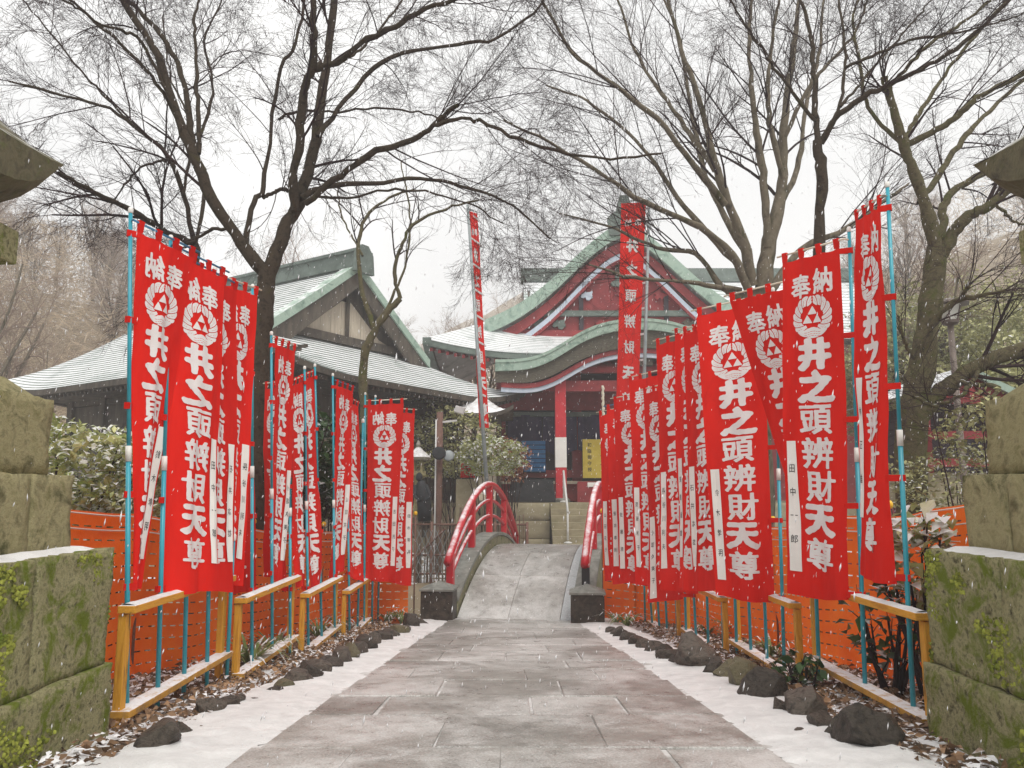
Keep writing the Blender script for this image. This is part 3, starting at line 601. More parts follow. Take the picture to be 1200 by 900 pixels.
def crest():
    """round crest as seen on the banners: lapping waves up both sides, three triangles, wave foot"""
    n = 84; g = np.linspace(-.53, .53, n); x, y = np.meshgrid(g, g); ax = np.abs(x); r = np.hypot(x, y); a = np.degrees(np.arctan2(y, ax))
    lob = 21.0; ph = (a + (0.5 - r) * 95) / lob; fr = ph - np.floor(ph); outer = 0.475 + 0.028 * np.sin(np.pi * fr) - r          # >0 inside
    cav = np.hypot(ax * 1.0, (y - .02) * 0.95) - (0.262 + 0.018 * np.sin(np.radians(a) * 9))                            # >0 outside the cavity
    side = np.minimum(outer, cav)
    line1 = np.abs(fr - 0.5) * lob / 57.3 * np.maximum(r, .2) * 0; w1 = np.minimum(fr, 1 - fr) * lob / 57.3 * r - 0.010
    w2 = np.where((r > .32) & (r < .455), np.abs(fr - 0.42) * lob / 57.3 * r - 0.006, 1.0); w3 = np.where((r > .36) & (r < .47), np.abs(fr - 0.68) * lob / 57.3 * r - 0.005, 1.0)
    top = ax - 0.012 - .03 * np.maximum(0, .5 - y) * 0
    side = np.minimum.reduce([side, w1, w2, w3, top]); side = np.where(y < -.30, -1, side)
    foot = np.minimum(0.485 - np.hypot(x, y * 1.02), -.265 - y + .035 * np.cos(ax * 13)); foot = np.minimum(foot, .36 - ax)
    for yl in (-.335, -.385, -.43): foot = np.minimum(foot, np.abs(y - yl - .014 * np.cos(x * 20)) - .006 + np.where(ax > .2, 1, 0))
    f = np.maximum(side, foot)
    for cx, cy in ((0, .15), (-.115, -.05), (.115, -.05)):
        s = .108; t = np.minimum(y - (cy - s * .8), np.minimum((cy + s * 1.0 - y) * .5 - (x - cx) * .9, (cy + s * 1.0 - y) * .5 + (x - cx) * .9)); f = np.maximum(f, t)
    return march(-f, -.53, .53, -.53, .53)
def print_template(items, cell_u=0.035, cell_v=0.05):
    """items: (V, faces, cu, cv, w, h) in metres on the cloth, u from left, v down. returns V(u,v), faces (tris/quads)"""
    bm = bmesh.new()
    for V, T, cu, cv, w, h in items:
        vv = [bm.verts.new((cu + x * w, -(cv) + y * h, 0)) for x, y in V]
        for f in T:
            try: bm.faces.new([vv[i] for i in f])
            except ValueError: pass
    bm.verts.ensure_lookup_table()
    xs_ = [v.co.x for v in bm.verts]; ys_ = [v.co.y for v in bm.verts]
    for k in range(int(min(xs_) / cell_u), int(max(xs_) / cell_u) + 1): bmesh.ops.bisect_plane(bm, geom=bm.verts[:] + bm.edges[:] + bm.faces[:], plane_co=(k * cell_u, 0, 0), plane_no=(1, 0, 0))
    for k in range(int(min(ys_) / cell_v) - 1, int(max(ys_) / cell_v) + 1): bmesh.ops.bisect_plane(bm, geom=bm.verts[:] + bm.edges[:] + bm.faces[:], plane_co=(0, k * cell_v, 0), plane_no=(0, 1, 0))
    bm.verts.ensure_lookup_table(); bm.verts.index_update(); V = np.array([(v.co.x, -v.co.y) for v in bm.verts]); Fs = [tuple(v.index for v in f.verts) for f in bm.faces]; bm.free()
    return V, Fs
FAT = {'井': (.075, .062), '之': (.072, .062), '天': (.070, .058)}
GL = {c: brush_glyph(c, *FAT.get(c, (.034, .026)), res=44 if c in FAT else 58) for c in '奉納井之頭辨財天尊'}
MAIN = '井之頭辨財天尊'
def joined(items):
    """place several flat shapes on the cloth: (V, faces, centre u, centre v down, width, height) in metres"""
    VV, FF, o = [], [], 0
    for V, T, cu, cv, w, h in items:
        VV.append(np.stack([cu + V[:, 0] * w, cv - V[:, 1] * h], 1)); FF += [tuple(i + o for i in f) for f in T]; o += len(V)
    return np.concatenate(VV), FF
it = [(*GL['奉'], BW * .33, 0.190, 0.185, 0.175), (*GL['納'], BW * .69, 0.172, 0.185, 0.175)]
for k, c in enumerate(MAIN): it.append((*GL[c], BW * (0.53 + 0.02 * math.sin(k * 2)), 0.635 + 0.204 * k, 0.285 if c != '之' else 0.30, 0.205))
LET = joined(it)
CRE = joined([(*crest(), BW * 0.51, 0.398, 0.345, 0.285)])
NAMES = ['鈴木孝明', '田中一郎', '石井次雄', '長谷川利夫', '高橋義雄', '小堀久美子', '斎藤和子', '佐藤清', '藤井孝則', '山田花子', '林正雄', '吉田良子']
GN = {c: glyphs(c, 0.004, 1) for c in set(''.join(NAMES))}
ST_W, ST_H = 0.075, 0.80
def name_template(nm):
    n = len(nm); return print_template([(*GN[c], ST_W / 2, 0.10 + 0.58 * (k + .5) / n, 0.045, 0.05) for k, c in enumerate(nm)], 1.0, 0.1)
NT = [name_template(n) for n in NAMES]

def solve_depth(A, px, py, want, sign):
    """depth on the ray of a pixel so that the point lies `want` from A (beyond A for sign>0, before it for sign<0)"""
    best = None
    for k in range(0, 400):
        Y = A.y + sign * k * 0.004; q = P(px, py, Y); d = abs((q - A).length - want)
        if best is None or d < best[0]: best = (d, q)
    return best[1]
def pole_base(side, px):
    lo, hi = 3.5, 14.0
    for _ in range(50):
        m = (lo + hi) / 2; x = proj((fence_x(side, m), m, low_rail(side, min(m, 11.8))))[0]
        if (x < px) == (side < 0): lo = m
        else: hi = m
    y = lo; return Vector((fence_x(side, y), y, 0))
def cloth_fn(TL, TR, BL, BR, seed, amp, fold=0.0):
    r = random.Random(seed); ph = [r.uniform(0, 6.28) for _ in range(6)]; k1, k2 = r.uniform(4.5, 8), r.uniform(7, 12)
    n0 = (TR - TL).cross(BL - TL).normalized()
    def f(u, v, off=0.0):
        u = np.asarray(u, float); v = np.asarray(v, float)
        p = lambda a: np.array(a)[None, :]
        uu, vv = u[:, None], v[:, None]
        S = p(TL) * (1 - uu) * (1 - vv) + p(TR) * uu * (1 - vv) + p(BL) * (1 - uu) * vv + p(BR) * uu * vv
        a = amp * (0.25 + 0.75 * v)
        w = a * (np.sin(k1 * u + 2.2 * v + ph[0]) + 0.55 * np.sin(k2 * u - 3.4 * v + ph[1]) * v + 0.4 * np.sin(9 * v + ph[2] + 3 * u)) + 0.006 * np.sin(22 * u + 8 * v + ph[3]) * (0.4 + v) + 0.004 * np.sin(13 * u - 31 * v + ph[4]) * np.sin(7 * v + ph[5]) + 0.010 * np.sin(17 * (u - .5) * (1.2 - v) + ph[2]) * np.maximum(0, 1 - 2.5 * v)
        w = w + fold * v * v * np.sin(3.0 * u + ph[4])
        pin = 0.35 + 0.65 * np.minimum(1, 6 * v)
        S = S + p(n0) * (w * pin + off)[:, None]
        S[:, 2] += 0.035 * np.maximum(0, v - .93) / .07 * np.sin(3.1 * u + ph[0]) * np.sin(ph[1])
        S[:, 2] -= 0.012 * np.sin(np.pi * u * 3) ** 2 * np.maximum(0, 1 - 5 * v) + 0.02 * np.sin(2.4 * u + ph[5]) * v
        return S
    return f, n0
def nobori(side, idx, pole_px, top, TL, TR, BL, BR, label, mirror, pole_side, sign=1, strip=0, rod='bamboo', amp=0.028, fold=0.0, strip_v=(0.53, 0), width=None, yb=None):
    """a narrow banner on its pole; corners are given as picture points, depths come from the fence line and the cloth's width"""
    B = pole_base(side, pole_px); base_z = gz(B.x, B.y) - 0.05
    base = Vector((B.x, B.y, base_z)); tip = P(top[0], top[1], B.y)
    T = thing('banner', label, 'banner', base, 'red votive banners'); o = base
    W = width or BW
    if pole_side == 'L':
        pTL = P(*TL, B.y + 0.02); pTR = solve_depth(pTL, *TR, W, sign); pBL = P(*BL, B.y + 0.02); pBR = P(*BR, pTR.y if yb is None else B.y + yb)
    else:
        pTR = P(*TR, B.y + 0.02); pTL = solve_depth(pTR, *TL, W, sign); pBR = P(*BR, B.y + 0.02); pBL = P(*BL, pTL.y if yb is None else B.y + yb)
    f, n0 = cloth_fn(pTL - o, pTR - o, pBL - o, pBR - o, 100 + idx * 7 + (50 if side > 0 else 0), amp * random.Random(idx * 3 + side).uniform(.8, 1.5), fold + random.Random(idx * 5 + side).uniform(0, .035))
    facing = -1 if n0.dot((pTL + pBR) / 2 - Vector((0, 0, CAMZ))) > 0 else 1
    nu, nv = 16, 56; uu, vv = np.meshgrid(np.linspace(0, 1, nu + 1), np.linspace(0, 1, nv + 1))
    I = np.arange((nu + 1) * (nv + 1)).reshape(nv + 1, nu + 1); Q = np.stack([I[:-1, :-1], I[:-1, 1:], I[1:, 1:], I[1:, :-1]], -1).reshape(-1, 4)
    cloth = np_mesh('cloth', f(uu.ravel(), vv.ravel()), Q, M['red_cloth'], T, smooth=True)
    def put(name, tmpl, mat, parent, u0=0.0, v0=0.0, off=0.0045, mir=False, both=True):
        V2, Fs = tmpl; res = None
        for of in ((off, -off) if both else (off,)):           # the dye shows on both faces of the cloth
            u = (V2[:, 0] + u0) / BW; v = (V2[:, 1] + v0) / BH
            if mir: u = 1 - u
            me = bpy.data.meshes.new(name); me.from_pydata(f(u, v, of).tolist(), [], Fs); me.materials.append(mat); me.update()
            o_ = link(name, me, parent); res = res or o_
        return res
    put('lettering', LET, M['print'], T, mir=mirror); put('crest', CRE, M['print'], T, mir=mirror)
    if strip is not None:
        us = np.linspace(0, ST_W, 3); vs_ = np.linspace(0, ST_H, 30); a, b = np.meshgrid(us, vs_); tv = np.stack([a.ravel(), b.ravel()], 1); ii = np.arange(90).reshape(30, 3)
        tq = np.stack([ii[:-1, :-1], ii[:-1, 1:], ii[1:, 1:], ii[1:, :-1]], -1).reshape(-1, 4).tolist()
        u0 = 0.028; v0 = BH * strip_v[0]
        s = put('name_strip', (tv, tq), M['paper'], T, u0, v0, off=facing * 0.007, mir=mirror, both=False)
        put('handwriting', NT[strip % len(NT)], M['ink'], s, u0, v0, off=facing * 0.0085, mir=mirror, both=False)['kind'] = 'stuff'
    # pole in two telescoping pieces with a white joint
    d = tip - o; m = MB(); m.tube([Vector((0, 0, 0)), d * 0.52], 0.0155, 10); m.tube([d * 0.50, d], 0.0125, 10); m.build('pole', M['teal'], T, smooth=True)
    m = MB(); m.tube([d * 0.50, d * 0.53], 0.0185, 10); m.build('pole_joint', M['white_plastic'], T, smooth=True)
    m = MB(); m.lathe([(0.0135, 0), (0.0165, 0.006), (0.0165, 0.03), (0.010, 0.04)], d, 10); m.build('pole_cap', M['white_plastic'], T, smooth=True)
    # crossbar held at the pole top
    P0 = (pTL if pole_side == 'L' else pTR) - o; P1 = (pTR if pole_side == 'L' else pTL) - o
    e = (P1 - P0).normalized(); up = Vector((0, 0, 0.055)); tpole = min(0.985, max(0.5, (P0.z + 0.05) / d.z)); cpole = d * tpole
    m = MB(); bar0 = P0 - e * 0.04 + up; bar1 = P1 + e * 0.05 + up; m.tube([bar0 - (bar0 - cpole) * 1.0, bar0, bar1], 0.0075, 8); m.build('crossbar', M[rod], T, smooth=True)
    ln = np.linspace(0.05, 0.95, 4)
    for q in ln:                                       # loops over the crossbar
        a = Vector(f([q], [0.0])[0]); bb = bar0.lerp(bar1, (0.04 + q * (P1 - P0).length) / (bar1 - bar0).length) if pole_side == 'L' else bar0.lerp(bar1, (0.04 + (1 - q) * (P1 - P0).length) / (bar1 - bar0).length)
        top_ = bb + Vector((0, 0, 0.016)); m = MB(); ex = e * 0.022; th = n0 * 0.012
        m.add([a - ex - th * .3, a + ex - th * .3, top_ + ex - th, top_ - ex - th, a - ex + th * .3, a + ex + th * .3, top_ + ex + th, top_ - ex + th], [(0, 1, 2, 3), (4, 7, 6, 5), (2, 6, 7, 3), (1, 5, 6, 2), (0, 3, 7, 4)])
        m.build('tab', M['red_cloth'], T)
    for q in (0.012, 0.26, 0.50, 0.74, 0.985):         # side loops round the pole
        ue = 0.0 if pole_side == 'L' else 1.0; a = Vector(f([ue], [q])[0]); z = a.z; t = z / d.z; c = d * max(0.02, min(0.98, t)); c.z = z
        m = MB(); dirv = (c - a); L_ = max(0.03, dirv.length); dirv = dirv.normalized() if dirv.length > 1e-4 else e; nn = dirv.cross(Vector((0, 0, 1))).normalized() * 0.017; hz = Vector((0, 0, 0.02)); endp = a + dirv * (L_ + 0.02); st = a - dirv * 0.02
        m.add([st - hz, endp - hz - nn, endp + hz - nn, st + hz, st - hz + nn * .1, endp - hz + nn, endp + hz + nn, st + hz + nn * .1], [(0, 1, 2, 3), (4, 7, 6, 5), (1, 5, 6, 2), (0, 4, 5, 1), (3, 2, 6, 7)])
        m.build('tab', M['red_cloth'], T)
    return T
def spare_pole(side, px, h, label):
    B = pole_base(side, px); z = gz(B.x, B.y) - 0.05; m = MB(); m.tube([(0, 0, 0), (0, 0, h)], 0.0155, 10); T = thing('banner_pole', label, 'pole', (B.x, B.y, z), 'spare teal poles')
    m.build('shaft', M['teal'], T, smooth=True); m = MB(); m.lathe([(0.017, 0), (0.022, 0.01), (0.022, 0.045), (0.012, 0.06)], (0, 0, h), 10); m.build('pole_cap', M['white_plastic'], T, smooth=True)

LB = [  # pole x at the rail, pole top, TL, TR, BL, BR, pole side, depth sign, extra
 (150, (153, 250), (161, 270), (228, 302), (151, 694), (167, 692), 'L', 1, dict(rod='blue_rod', fold=0.03, yb=0.32, strip_v=(0.54, 0))),
 (186, (200, 282), (206, 298), (263, 325), (190, 690), (258, 699), 'L', 1, dict(rod='blue_rod')),
 (217, (228, 304), (233, 318), (278, 341), (232, 686), (272, 692), 'L', 1, dict(rod='blue_rod')),
 (244, (252, 318), (256, 330), (302, 346), (249, 680), (284, 690), 'L', 1, dict(rod='bamboo')),
 (296, (296, 338), (264, 352), (293, 352), (268, 694), (296, 699), 'R', 1, dict(strip=None)),
 (320, (318, 393), (322, 402), (346, 411), (315, 676), (334, 682), 'L', 1, dict(fold=0.02)),
 (341, (340, 440), (311, 455), (338, 452), (309, 680), (337, 690), 'R', 1, dict(strip=None)),
 (362, (357, 433), (342, 452), (355, 446), (345, 692), (360, 692), 'R', -1, dict(strip=None)),
 (378, (369, 430), (353, 446), (367, 440), (361, 690), (375, 690), 'R', -1, dict(strip=None)),
 (393, (390, 441), (394, 451), (414, 458), (385, 676), (405, 670), 'L', 1, dict(rod='blue_rod', fold=0.02)),
 (410, (406, 463), (409, 470), (420, 476), (410, 674), (425, 682), 'L', 1, dict(strip=None)),
 (427, (428, 463), (431, 474), (473, 472), (429, 678), (463, 682), 'L', 1, dict()),
 (436, (440, 466), (458, 482), (486, 484), (452, 686), (479, 682), 'L', 1, dict()),
]
for i, (pb_, tp, a, b, c, d, ps, sg, kw) in enumerate(LB):
    kw = dict(kw); kw.setdefault('strip', i)
    nobori(-1, i, pb_, tp, a, b, c, d, '%s tall red banner from the camera on the left fence, lettering seen reversed' % ORD[i], True, ps, sg, **kw)
RB = [
 (1070, (1040, 220), (1003, 258), (1033, 240), (1004, 672), (1052, 682), 'R', 1, dict(strip_v=(0.46, 0), fold=0.02)),
 (1013, (995, 272), (917, 308), (984, 290), (922, 694), (1001, 703), 'R', 1, dict(strip=1, strip_v=(0.56, 0))),
 (959, (942, 312), (855, 353), (926, 336), (962, 690), (992, 695), 'R', 1, dict(strip=None, fold=0.05, yb=0.5)),
 (919, (906, 342), (816, 370), (893, 353), (839, 701), (908, 702), 'R', 1, dict(strip=0, strip_v=(0.56, 0))),
 (863, (850, 368), (801, 392), (842, 381), (810, 690), (852, 692), 'R', 1, dict(strip=2)),
 (848, (838, 373), (791, 392), (826, 385), (794, 690), (832, 692), 'R', 1, dict(strip=4, strip_v=(0.50, 0))),
 (830, (820, 383), (769, 404), (810, 394), (777, 692), (819, 695), 'R', 1, dict(strip=3)),
 (816, (800, 440), (754, 461), (790, 452), (764, 710), (800, 699), 'R', 1, dict(strip=5, strip_v=(0.60, 0), fold=0.04)),
 (794, (782, 425), (737, 447), (775, 438), (744, 686), (786, 690), 'R', 1, dict(strip=6)),
 (782, (768, 452), (719, 471), (760, 464), (726, 684), (767, 688), 'R', 1, dict(strip=7)),
 (773, (757, 462), (711, 480), (750, 473), (718, 682), (757, 686), 'R', 1, dict(strip=8, rod='blue_rod')),
 (765, (744, 468), (702, 487), (737, 480), (710, 681), (744, 684), 'R', 1, dict(strip=9)),
]
for i, (pb_, tp, a, b, c, d, ps, sg, kw) in enumerate(RB):
    kw = dict(kw); kw.setdefault('strip', i + 10)
    nobori(1, i, pb_, tp, a, b, c, d, '%s tall red banner from the camera on the right fence, lettering reads normally' % ORD[i], False, ps, sg, **kw)
for side, lst in ((-1, [(267, 1.15), (419, 2.9), (443, 1.1)]), (1, [(748, 1.15), (756, 1.2), (804, 1.25), (880, 1.2), (899, 1.2)])):
    for i, (px, h) in enumerate(lst): spare_pole(side, px, h, '%s spare teal pole without banner from the camera on the %s fence' % (ORD[i if side < 0 else 4 - i], 'left' if side < 0 else 'right'))
# ================================================================== TALL BANNERS BEYOND THE BRIDGE
def tall_banner(label, base, tip, TL, TR, BL, BR, Y, dY, mirror, seed, amp):
    base = Vector(base); T = thing('tall_banner', label, 'banner', base, 'tall banners beyond the bridge'); o = base
    W, H = 0.66, 5.2
    a, b, c, d = P(*TL, Y) - o, P(*TR, Y + dY) - o, P(*BL, Y) - o, P(*BR, Y + dY) - o
    f, n0 = cloth_fn(a, b, c, d, seed, amp)
    nu, nv = 10, 60; uu, vv = np.meshgrid(np.linspace(0, 1, nu + 1), np.linspace(0, 1, nv + 1)); I = np.arange((nu + 1) * (nv + 1)).reshape(nv + 1, nu + 1)
    Q = np.stack([I[:-1, :-1], I[:-1, 1:], I[1:, 1:], I[1:, :-1]], -1).reshape(-1, 4); np_mesh('cloth', f(uu.ravel(), vv.ravel()), Q, M['red_cloth'], T, smooth=True)
    it = [(*GL['奉'], W * .3, 0.5, 0.2, 0.2), (*GL['納'], W * .7, 0.5, 0.2, 0.2)] + [(*GL[ch], W * .5, 1.08 + 0.62 * k, 0.34, 0.34) for k, ch in enumerate(MAIN)]
    V2, Fs = joined(it); u = V2[:, 0] / W; u = 1 - u if mirror else u
    for of in (0.010, -0.010):
        me = bpy.data.meshes.new('lettering'); me.from_pydata(f(u, V2[:, 1] / H, of).tolist(), [], Fs); me.materials.append(M['print']); link('lettering', me, T)
    tp = Vector(tip) - o; m = MB(); m.tube([(0, 0, -0.3), tp], [0.055, 0.035], 10); m.build('pole', M['grey_pole'], T, smooth=True)
    m = MB(); m.tube([tp * 0.985, (b + Vector((0, 0, 0.05))), (a + Vector((0, 0, 0.05)))], 0.014, 6); m.build('crossbar', M['grey_pole'], T, smooth=True)
    for q in np.linspace(0.03, 0.98, 9):
        e = Vector(f([1.0], [q])[0]); t = (e.z - 0.0) / tp.z; cpt = tp * t
        m = MB(); m.bar(e - (cpt - e) * 0.2, cpt, 0.02, 0.05); m.build('tie', M['print'], T)
tall_banner('tall red banner on a grey pole in front of the main hall gable', (3.05, 19.5, gz(3.05, 19.5)), P(761, 232, 19.5), (728, 238), (757, 237), (722, 486), (747, 488), 19.5, 0.1, True, 5, 0.02)
tall_banner('narrow red banner seen edge-on on the leaning grey pole left of centre', (-0.42, 19.2, gz(-0.42, 19.2)), P(548, 240, 19.2), (550, 247), (559, 250), (560, 500), (573, 502), 19.2, 0.55, True, 9, 0.03)

# ================================================================== BRIDGE
BA = R(11); BD = Vector((math.sin(BA), math.cos(BA), 0)); BRV = Vector((math.cos(BA), -math.sin(BA), 0)); BO = Vector((0.02, 12.52, 0)); BL_ = 6.4
def bz(s): return -0.515 + 0.95 * (1 - ((s - BL_ / 2) / (BL_ / 2)) ** 2)
def BP(s, x, z): p = BO + BD * s + BRV * x; return Vector((p.x, p.y, z))
BR_T = thing('arched_bridge', 'small arched stone bridge with vermilion handrails at the end of the path', 'bridge', BO); bo = BO.copy()
def bgrid(name, fn, nu, nv, mat, smooth=True, flip=False):
    m = MB(); m.grid(lambda u, v: Vector(fn(u, v)) - bo, nu, nv, flip=flip); return m.build(name, mat, BR_T, smooth=smooth)
def arc_beam(name, xa, xb, lo, hi, s0, s1, mat, parent=None, n=32, rough=0.0):
    m = MB(); ring = []
    for k in range(n + 1):
        s = s0 + (s1 - s0) * k / n; z = bz(s); w = rough * mnoise.noise((s * 3, xa, 0))
        ring.append([BP(s, xa + w, z + lo) - bo, BP(s, xb + w, z + lo) - bo, BP(s, xb + w, z + hi) - bo, BP(s, xa + w, z + hi) - bo])
    vs = [v for r_ in ring for v in r_]; fs = [(0, 1, 2, 3), tuple(n * 4 + k for k in (3, 2, 1, 0))]
    for k in range(n):
        for q in range(4): fs.append((k * 4 + q, (k + 1) * 4 + q, (k + 1) * 4 + (q + 1) % 4, k * 4 + (q + 1) % 4))
    m.add(vs, fs); return m.build(name, mat, parent or BR_T, bevel=0.008)
arc_beam('deck_base', -0.90, 0.90, -0.30, -0.035, 0.0, BL_, M['dark_stone'])
srow = [0.02, 1.15, 2.2, 3.2, 4.2, 5.2, 6.38]; rr = random.Random(4)
for a, b in zip(srow[:-1], srow[1:]):
    xc = rr.uniform(-0.15, 0.1)
    for xa, xb in ((-0.905, xc), (xc, 0.72)):
        arc_beam('deck_slab', xa + 0.0015, xb - 0.0015, -0.04, 0.004 * rr.random(), a + 0.0015, b - 0.0015, M['deck'], n=6)
M['granite'] = material('speckled_granite', (0.36, 0.38, 0.39), (0.52, 0.54, 0.55), scale=40, rough=0.6, bump=0.2)
for a, b in zip(srow[:-1], srow[1:]): arc_beam('edge_slab', 0.725, 0.905, -0.04, 0.006, a + 0.005, b - 0.005, M['granite'], n=6)
for sg in (-1, 1):
    x0, x1 = (-1.24, -0.91) if sg < 0 else (0.91, 1.24); cut = [0.12, 1.7, 3.2, 4.7, 6.3]
    for a, b in zip(cut[:-1], cut[1:]):
        arc_beam('side_wall', x0 + 0.02, x1 - 0.02, -0.55, 0.165, a + 0.004, b - 0.004, M['kerb_stone'], n=10, rough=0.01)
        arc_beam('coping_stone', x0, x1, 0.168, 0.235, a + 0.004, b - 0.004, M['grey_stone'], n=10)
    def hr(s): return bz(s) + 0.235 + 0.50 + 0.44 * math.sin(math.pi * max(0, min(1, s / BL_)))
    xr = sg * 1.10
    ss = np.linspace(0.12, 6.28, 40)
    m = MB(); m.tube([BP(s, xr, hr(s)) - bo for s in ss], 0.062, 14); m.build('handrail', M['red_snow'], BR_T, smooth=True)
    for fr in (0.66, 0.34):
        m = MB(); m.tube([BP(s, xr, bz(s) + 0.235 + (hr(s) - bz(s) - 0.235) * fr) - bo for s in np.linspace(0.3, 6.1, 36)], 0.034, 10); m.build('middle_rail', M['red_snow'], BR_T, smooth=True)
    for k, s in enumerate((0.32, 1.75, 3.2, 4.65, 6.08)):
        a, b = BP(s, xr, bz(s) + 0.22) - bo, BP(s, xr, hr(s) - 0.02) - bo
        m = MB(); m.box((a + b) / 2, (0.115, 0.115, (b - a).length), Matrix.Rotation(-BA, 3, 'Z')); po = m.build('post', M['red_paint'], BR_T, bevel=0.008)
        if k == 0 and sg > 0:
            m = MB(); m.box(a + Vector((0, 0, 0.24)), (0.121, 0.121, 0.30), Matrix.Rotation(-BA, 3, 'Z')); m.build('black_band', M['black_paint'], po)
    for s, nm in ((-0.12, 0), (6.5, 1)):
        c = BP(s, sg * 1.16, 0); g = -0.75
        rot = Matrix.Rotation(-BA * .4, 3, 'Z'); m = MB(); m.box(Vector((c.x, c.y, (g - 0.07) / 2)) - bo, (0.50, 0.46, -0.07 - g), rot); pl = m.build('end_pillar', M['dark_stone'], BR_T, bevel=0.015)
        m = MB(); q = [rot @ Vector((x, yv, 0)) for x, yv in ((-.27, -.25), (.27, -.25), (.27, .25), (-.27, .25))]; bs_ = Vector((c.x, c.y, -0.068)) - bo
        m.add([bs_ + v for v in q] + [bs_ + v + Vector((0, 0, .03)) for v in q] + [bs_ + Vector((0, 0, .14))], [(3, 2, 1, 0)] + [(i, (i + 1) % 4, 4 + (i + 1) % 4, 4 + i) for i in range(4)] + [(4 + i, 4 + (i + 1) % 4, 8) for i in range(4)])
        m.build('pillar_cap', M['grey_stone'], pl)
# abutment banks
# ================================================================== HALLS
def ribbon(m, pts, down, th, mi=0):
    """board following a curve: pts top edge, down = depth vector(s), th = thickness vector"""
    n = len(pts); th = Vector(th); A = [Vector(p) for p in pts]; dn = [Vector(down(i)) if callable(down) else Vector(down) for i in range(n)]
    vs = A + [a + d_ for a, d_ in zip(A, dn)]; vs = vs + [v + th for v in vs]; fs = []
    for i in range(n - 1):
        a, b, c, d_ = i, i + 1, n + i + 1, n + i
        fs += [(a, b, c, d_), tuple(2 * n + k for k in (d_, c, b, a)), (a, 2 * n + a, 2 * n + b, b), (d_, c, 2 * n + c, 2 * n + d_)]
    fs += [(0, n, 3 * n, 2 * n), (n - 1, 3 * n - 1, 4 * n - 1, 2 * n - 1)]
    return m.add(vs, fs, mi)
# ---- left hall: hip-and-gable roof seen across its corner
LC = Vector((-5.7, 17.3, 0)); r_ang = math.atan2(0.835, 0.55); LG = gz(-8, 24) if False else -0.5
LH = thing('side_hall', 'large dark timber hall with snow striped grey roof behind the left banners', 'building', (LC.x, LC.y, LG))
rv, lv = Vector((0.55, 0.835, 0)), Vector((-0.835, 0.55, 0)); NA, NB, GI, GJ, GB, ZE, RH = 12.6, 11.2, 3.0, 1.2, 2.3, 4.4 - LG, 3.95
def hprof(d): return RH * (d / (NB / 2)) ** 1.08
def lift(a, b):
    da, db = min(a, NA - a), min(b, NB - b); return 0.5 * max(0, 1 - da / 3.4) ** 2 * max(0, 1 - db / 3.4) ** 2
def LP_(a, b, z): return lv * a + rv * b + Vector((0, 0, z))
def courses(m, kind_, end, d0, d1, n, mats=(0, 1)):
    """stepped roof courses. kind_ 'main': slope rising along b; 'end': slope rising along a. end: which side"""
    for k in range(n):
        da, db = d0 + (d1 - d0) * k / n, d0 + (d1 - d0) * (k + 1) / n; na = 28; rows = []
        for d_, up in ((da, 0.0), (da, 0.024), (db, 0.002)):
            row_ = []
            for q in range(na + 1):
                if kind_ == 'main':
                    lo, hi_ = d_ * GI / GB if d_ < GB else GI - 0.55, NA - d_ * GJ / (NB / 2); a = lo + (hi_ - lo) * q / na; b = d_ if end == 0 else NB - d_
                else:
                    b = d_ + (NB - 2 * d_) * q / na; a = d_ * GI / GB if end == 0 else NA - d_ * GJ / (NB / 2)
                row_.append(LP_(a, b, ZE + hprof(d_) + lift(a, b) + up))
            rows.append(row_)
        off = rows[0] + rows[1] + rows[2]; w = na + 1; fl = (kind_ == 'main') == (end == 1)
        f1 = [(q, q + 1, w + q + 1, w + q) for q in range(na)]; f2 = [(w + q, w + q + 1, 2 * w + q + 1, 2 * w + q) for q in range(na)]
        o_ = len(m.v); m.add(off, f1, mats[1]); m.f += [tuple(i + o_ for i in q) for q in f2]; m.m += [mats[0]] * na
m = MB()
for e in (0, 1): courses(m, 'main', e, 0.0, NB / 2, 34)
courses(m, 'end', 0, 0.0, GB + 0.12, 15); courses(m, 'end', 1, 0.0, NB / 2, 34)
roof = m.build('roof', [M['roof_snow'], M['copper_dark']], LH)
m = MB()                                             # underside and eave edge
for kind_, L0 in (('a0', NB), ('a1', NB), ('b0', NA), ('b1', NA)):
    pts = []
    for q in range(25):
        t = L0 * q / 24; a, b = {'a0': (0, t), 'a1': (NA, t), 'b0': (t, 0), 'b1': (t, NB)}[kind_]; pts.append(LP_(a, b, ZE + lift(a, b) + 0.012))
    inn = {'a0': lv, 'a1': -lv, 'b0': rv, 'b1': -rv}[kind_] * 0.25
    ribbon(m, pts, (0, 0, -0.16), inn)
m.build('eave_edge', M['timber'], roof)
m = MB(); m.grid(lambda u, v: LP_(0.2 + (NA - .4) * u, 0.2 + (NB - .4) * v, ZE - 0.10 + lift(0.2 + (NA - .4) * u, 0.2 + (NB - .4) * v) + 0.5 * min(1, min(u, 1 - u, v, 1 - v) * 5)), 20, 20, flip=True); m.build('soffit', M['timber'], roof)
m = MB()                                             # rafters
for q in range(52):
    t = 0.3 + (NB - 0.6) * q / 51; z = ZE - 0.22 + lift(0, t); m.bar(LP_(0.08, t, z), LP_(1.7, t, z + 0.42), 0.07, 0.09)
for q in range(56):
    t = 0.3 + (NA - 0.6) * q / 55; z = ZE - 0.22 + lift(t, 0); m.bar(LP_(t, 0.08, z), LP_(t, 1.7, z + 0.42), 0.07, 0.09)
m.build('rafters', M['timber'], roof)['kind'] = 'stuff'
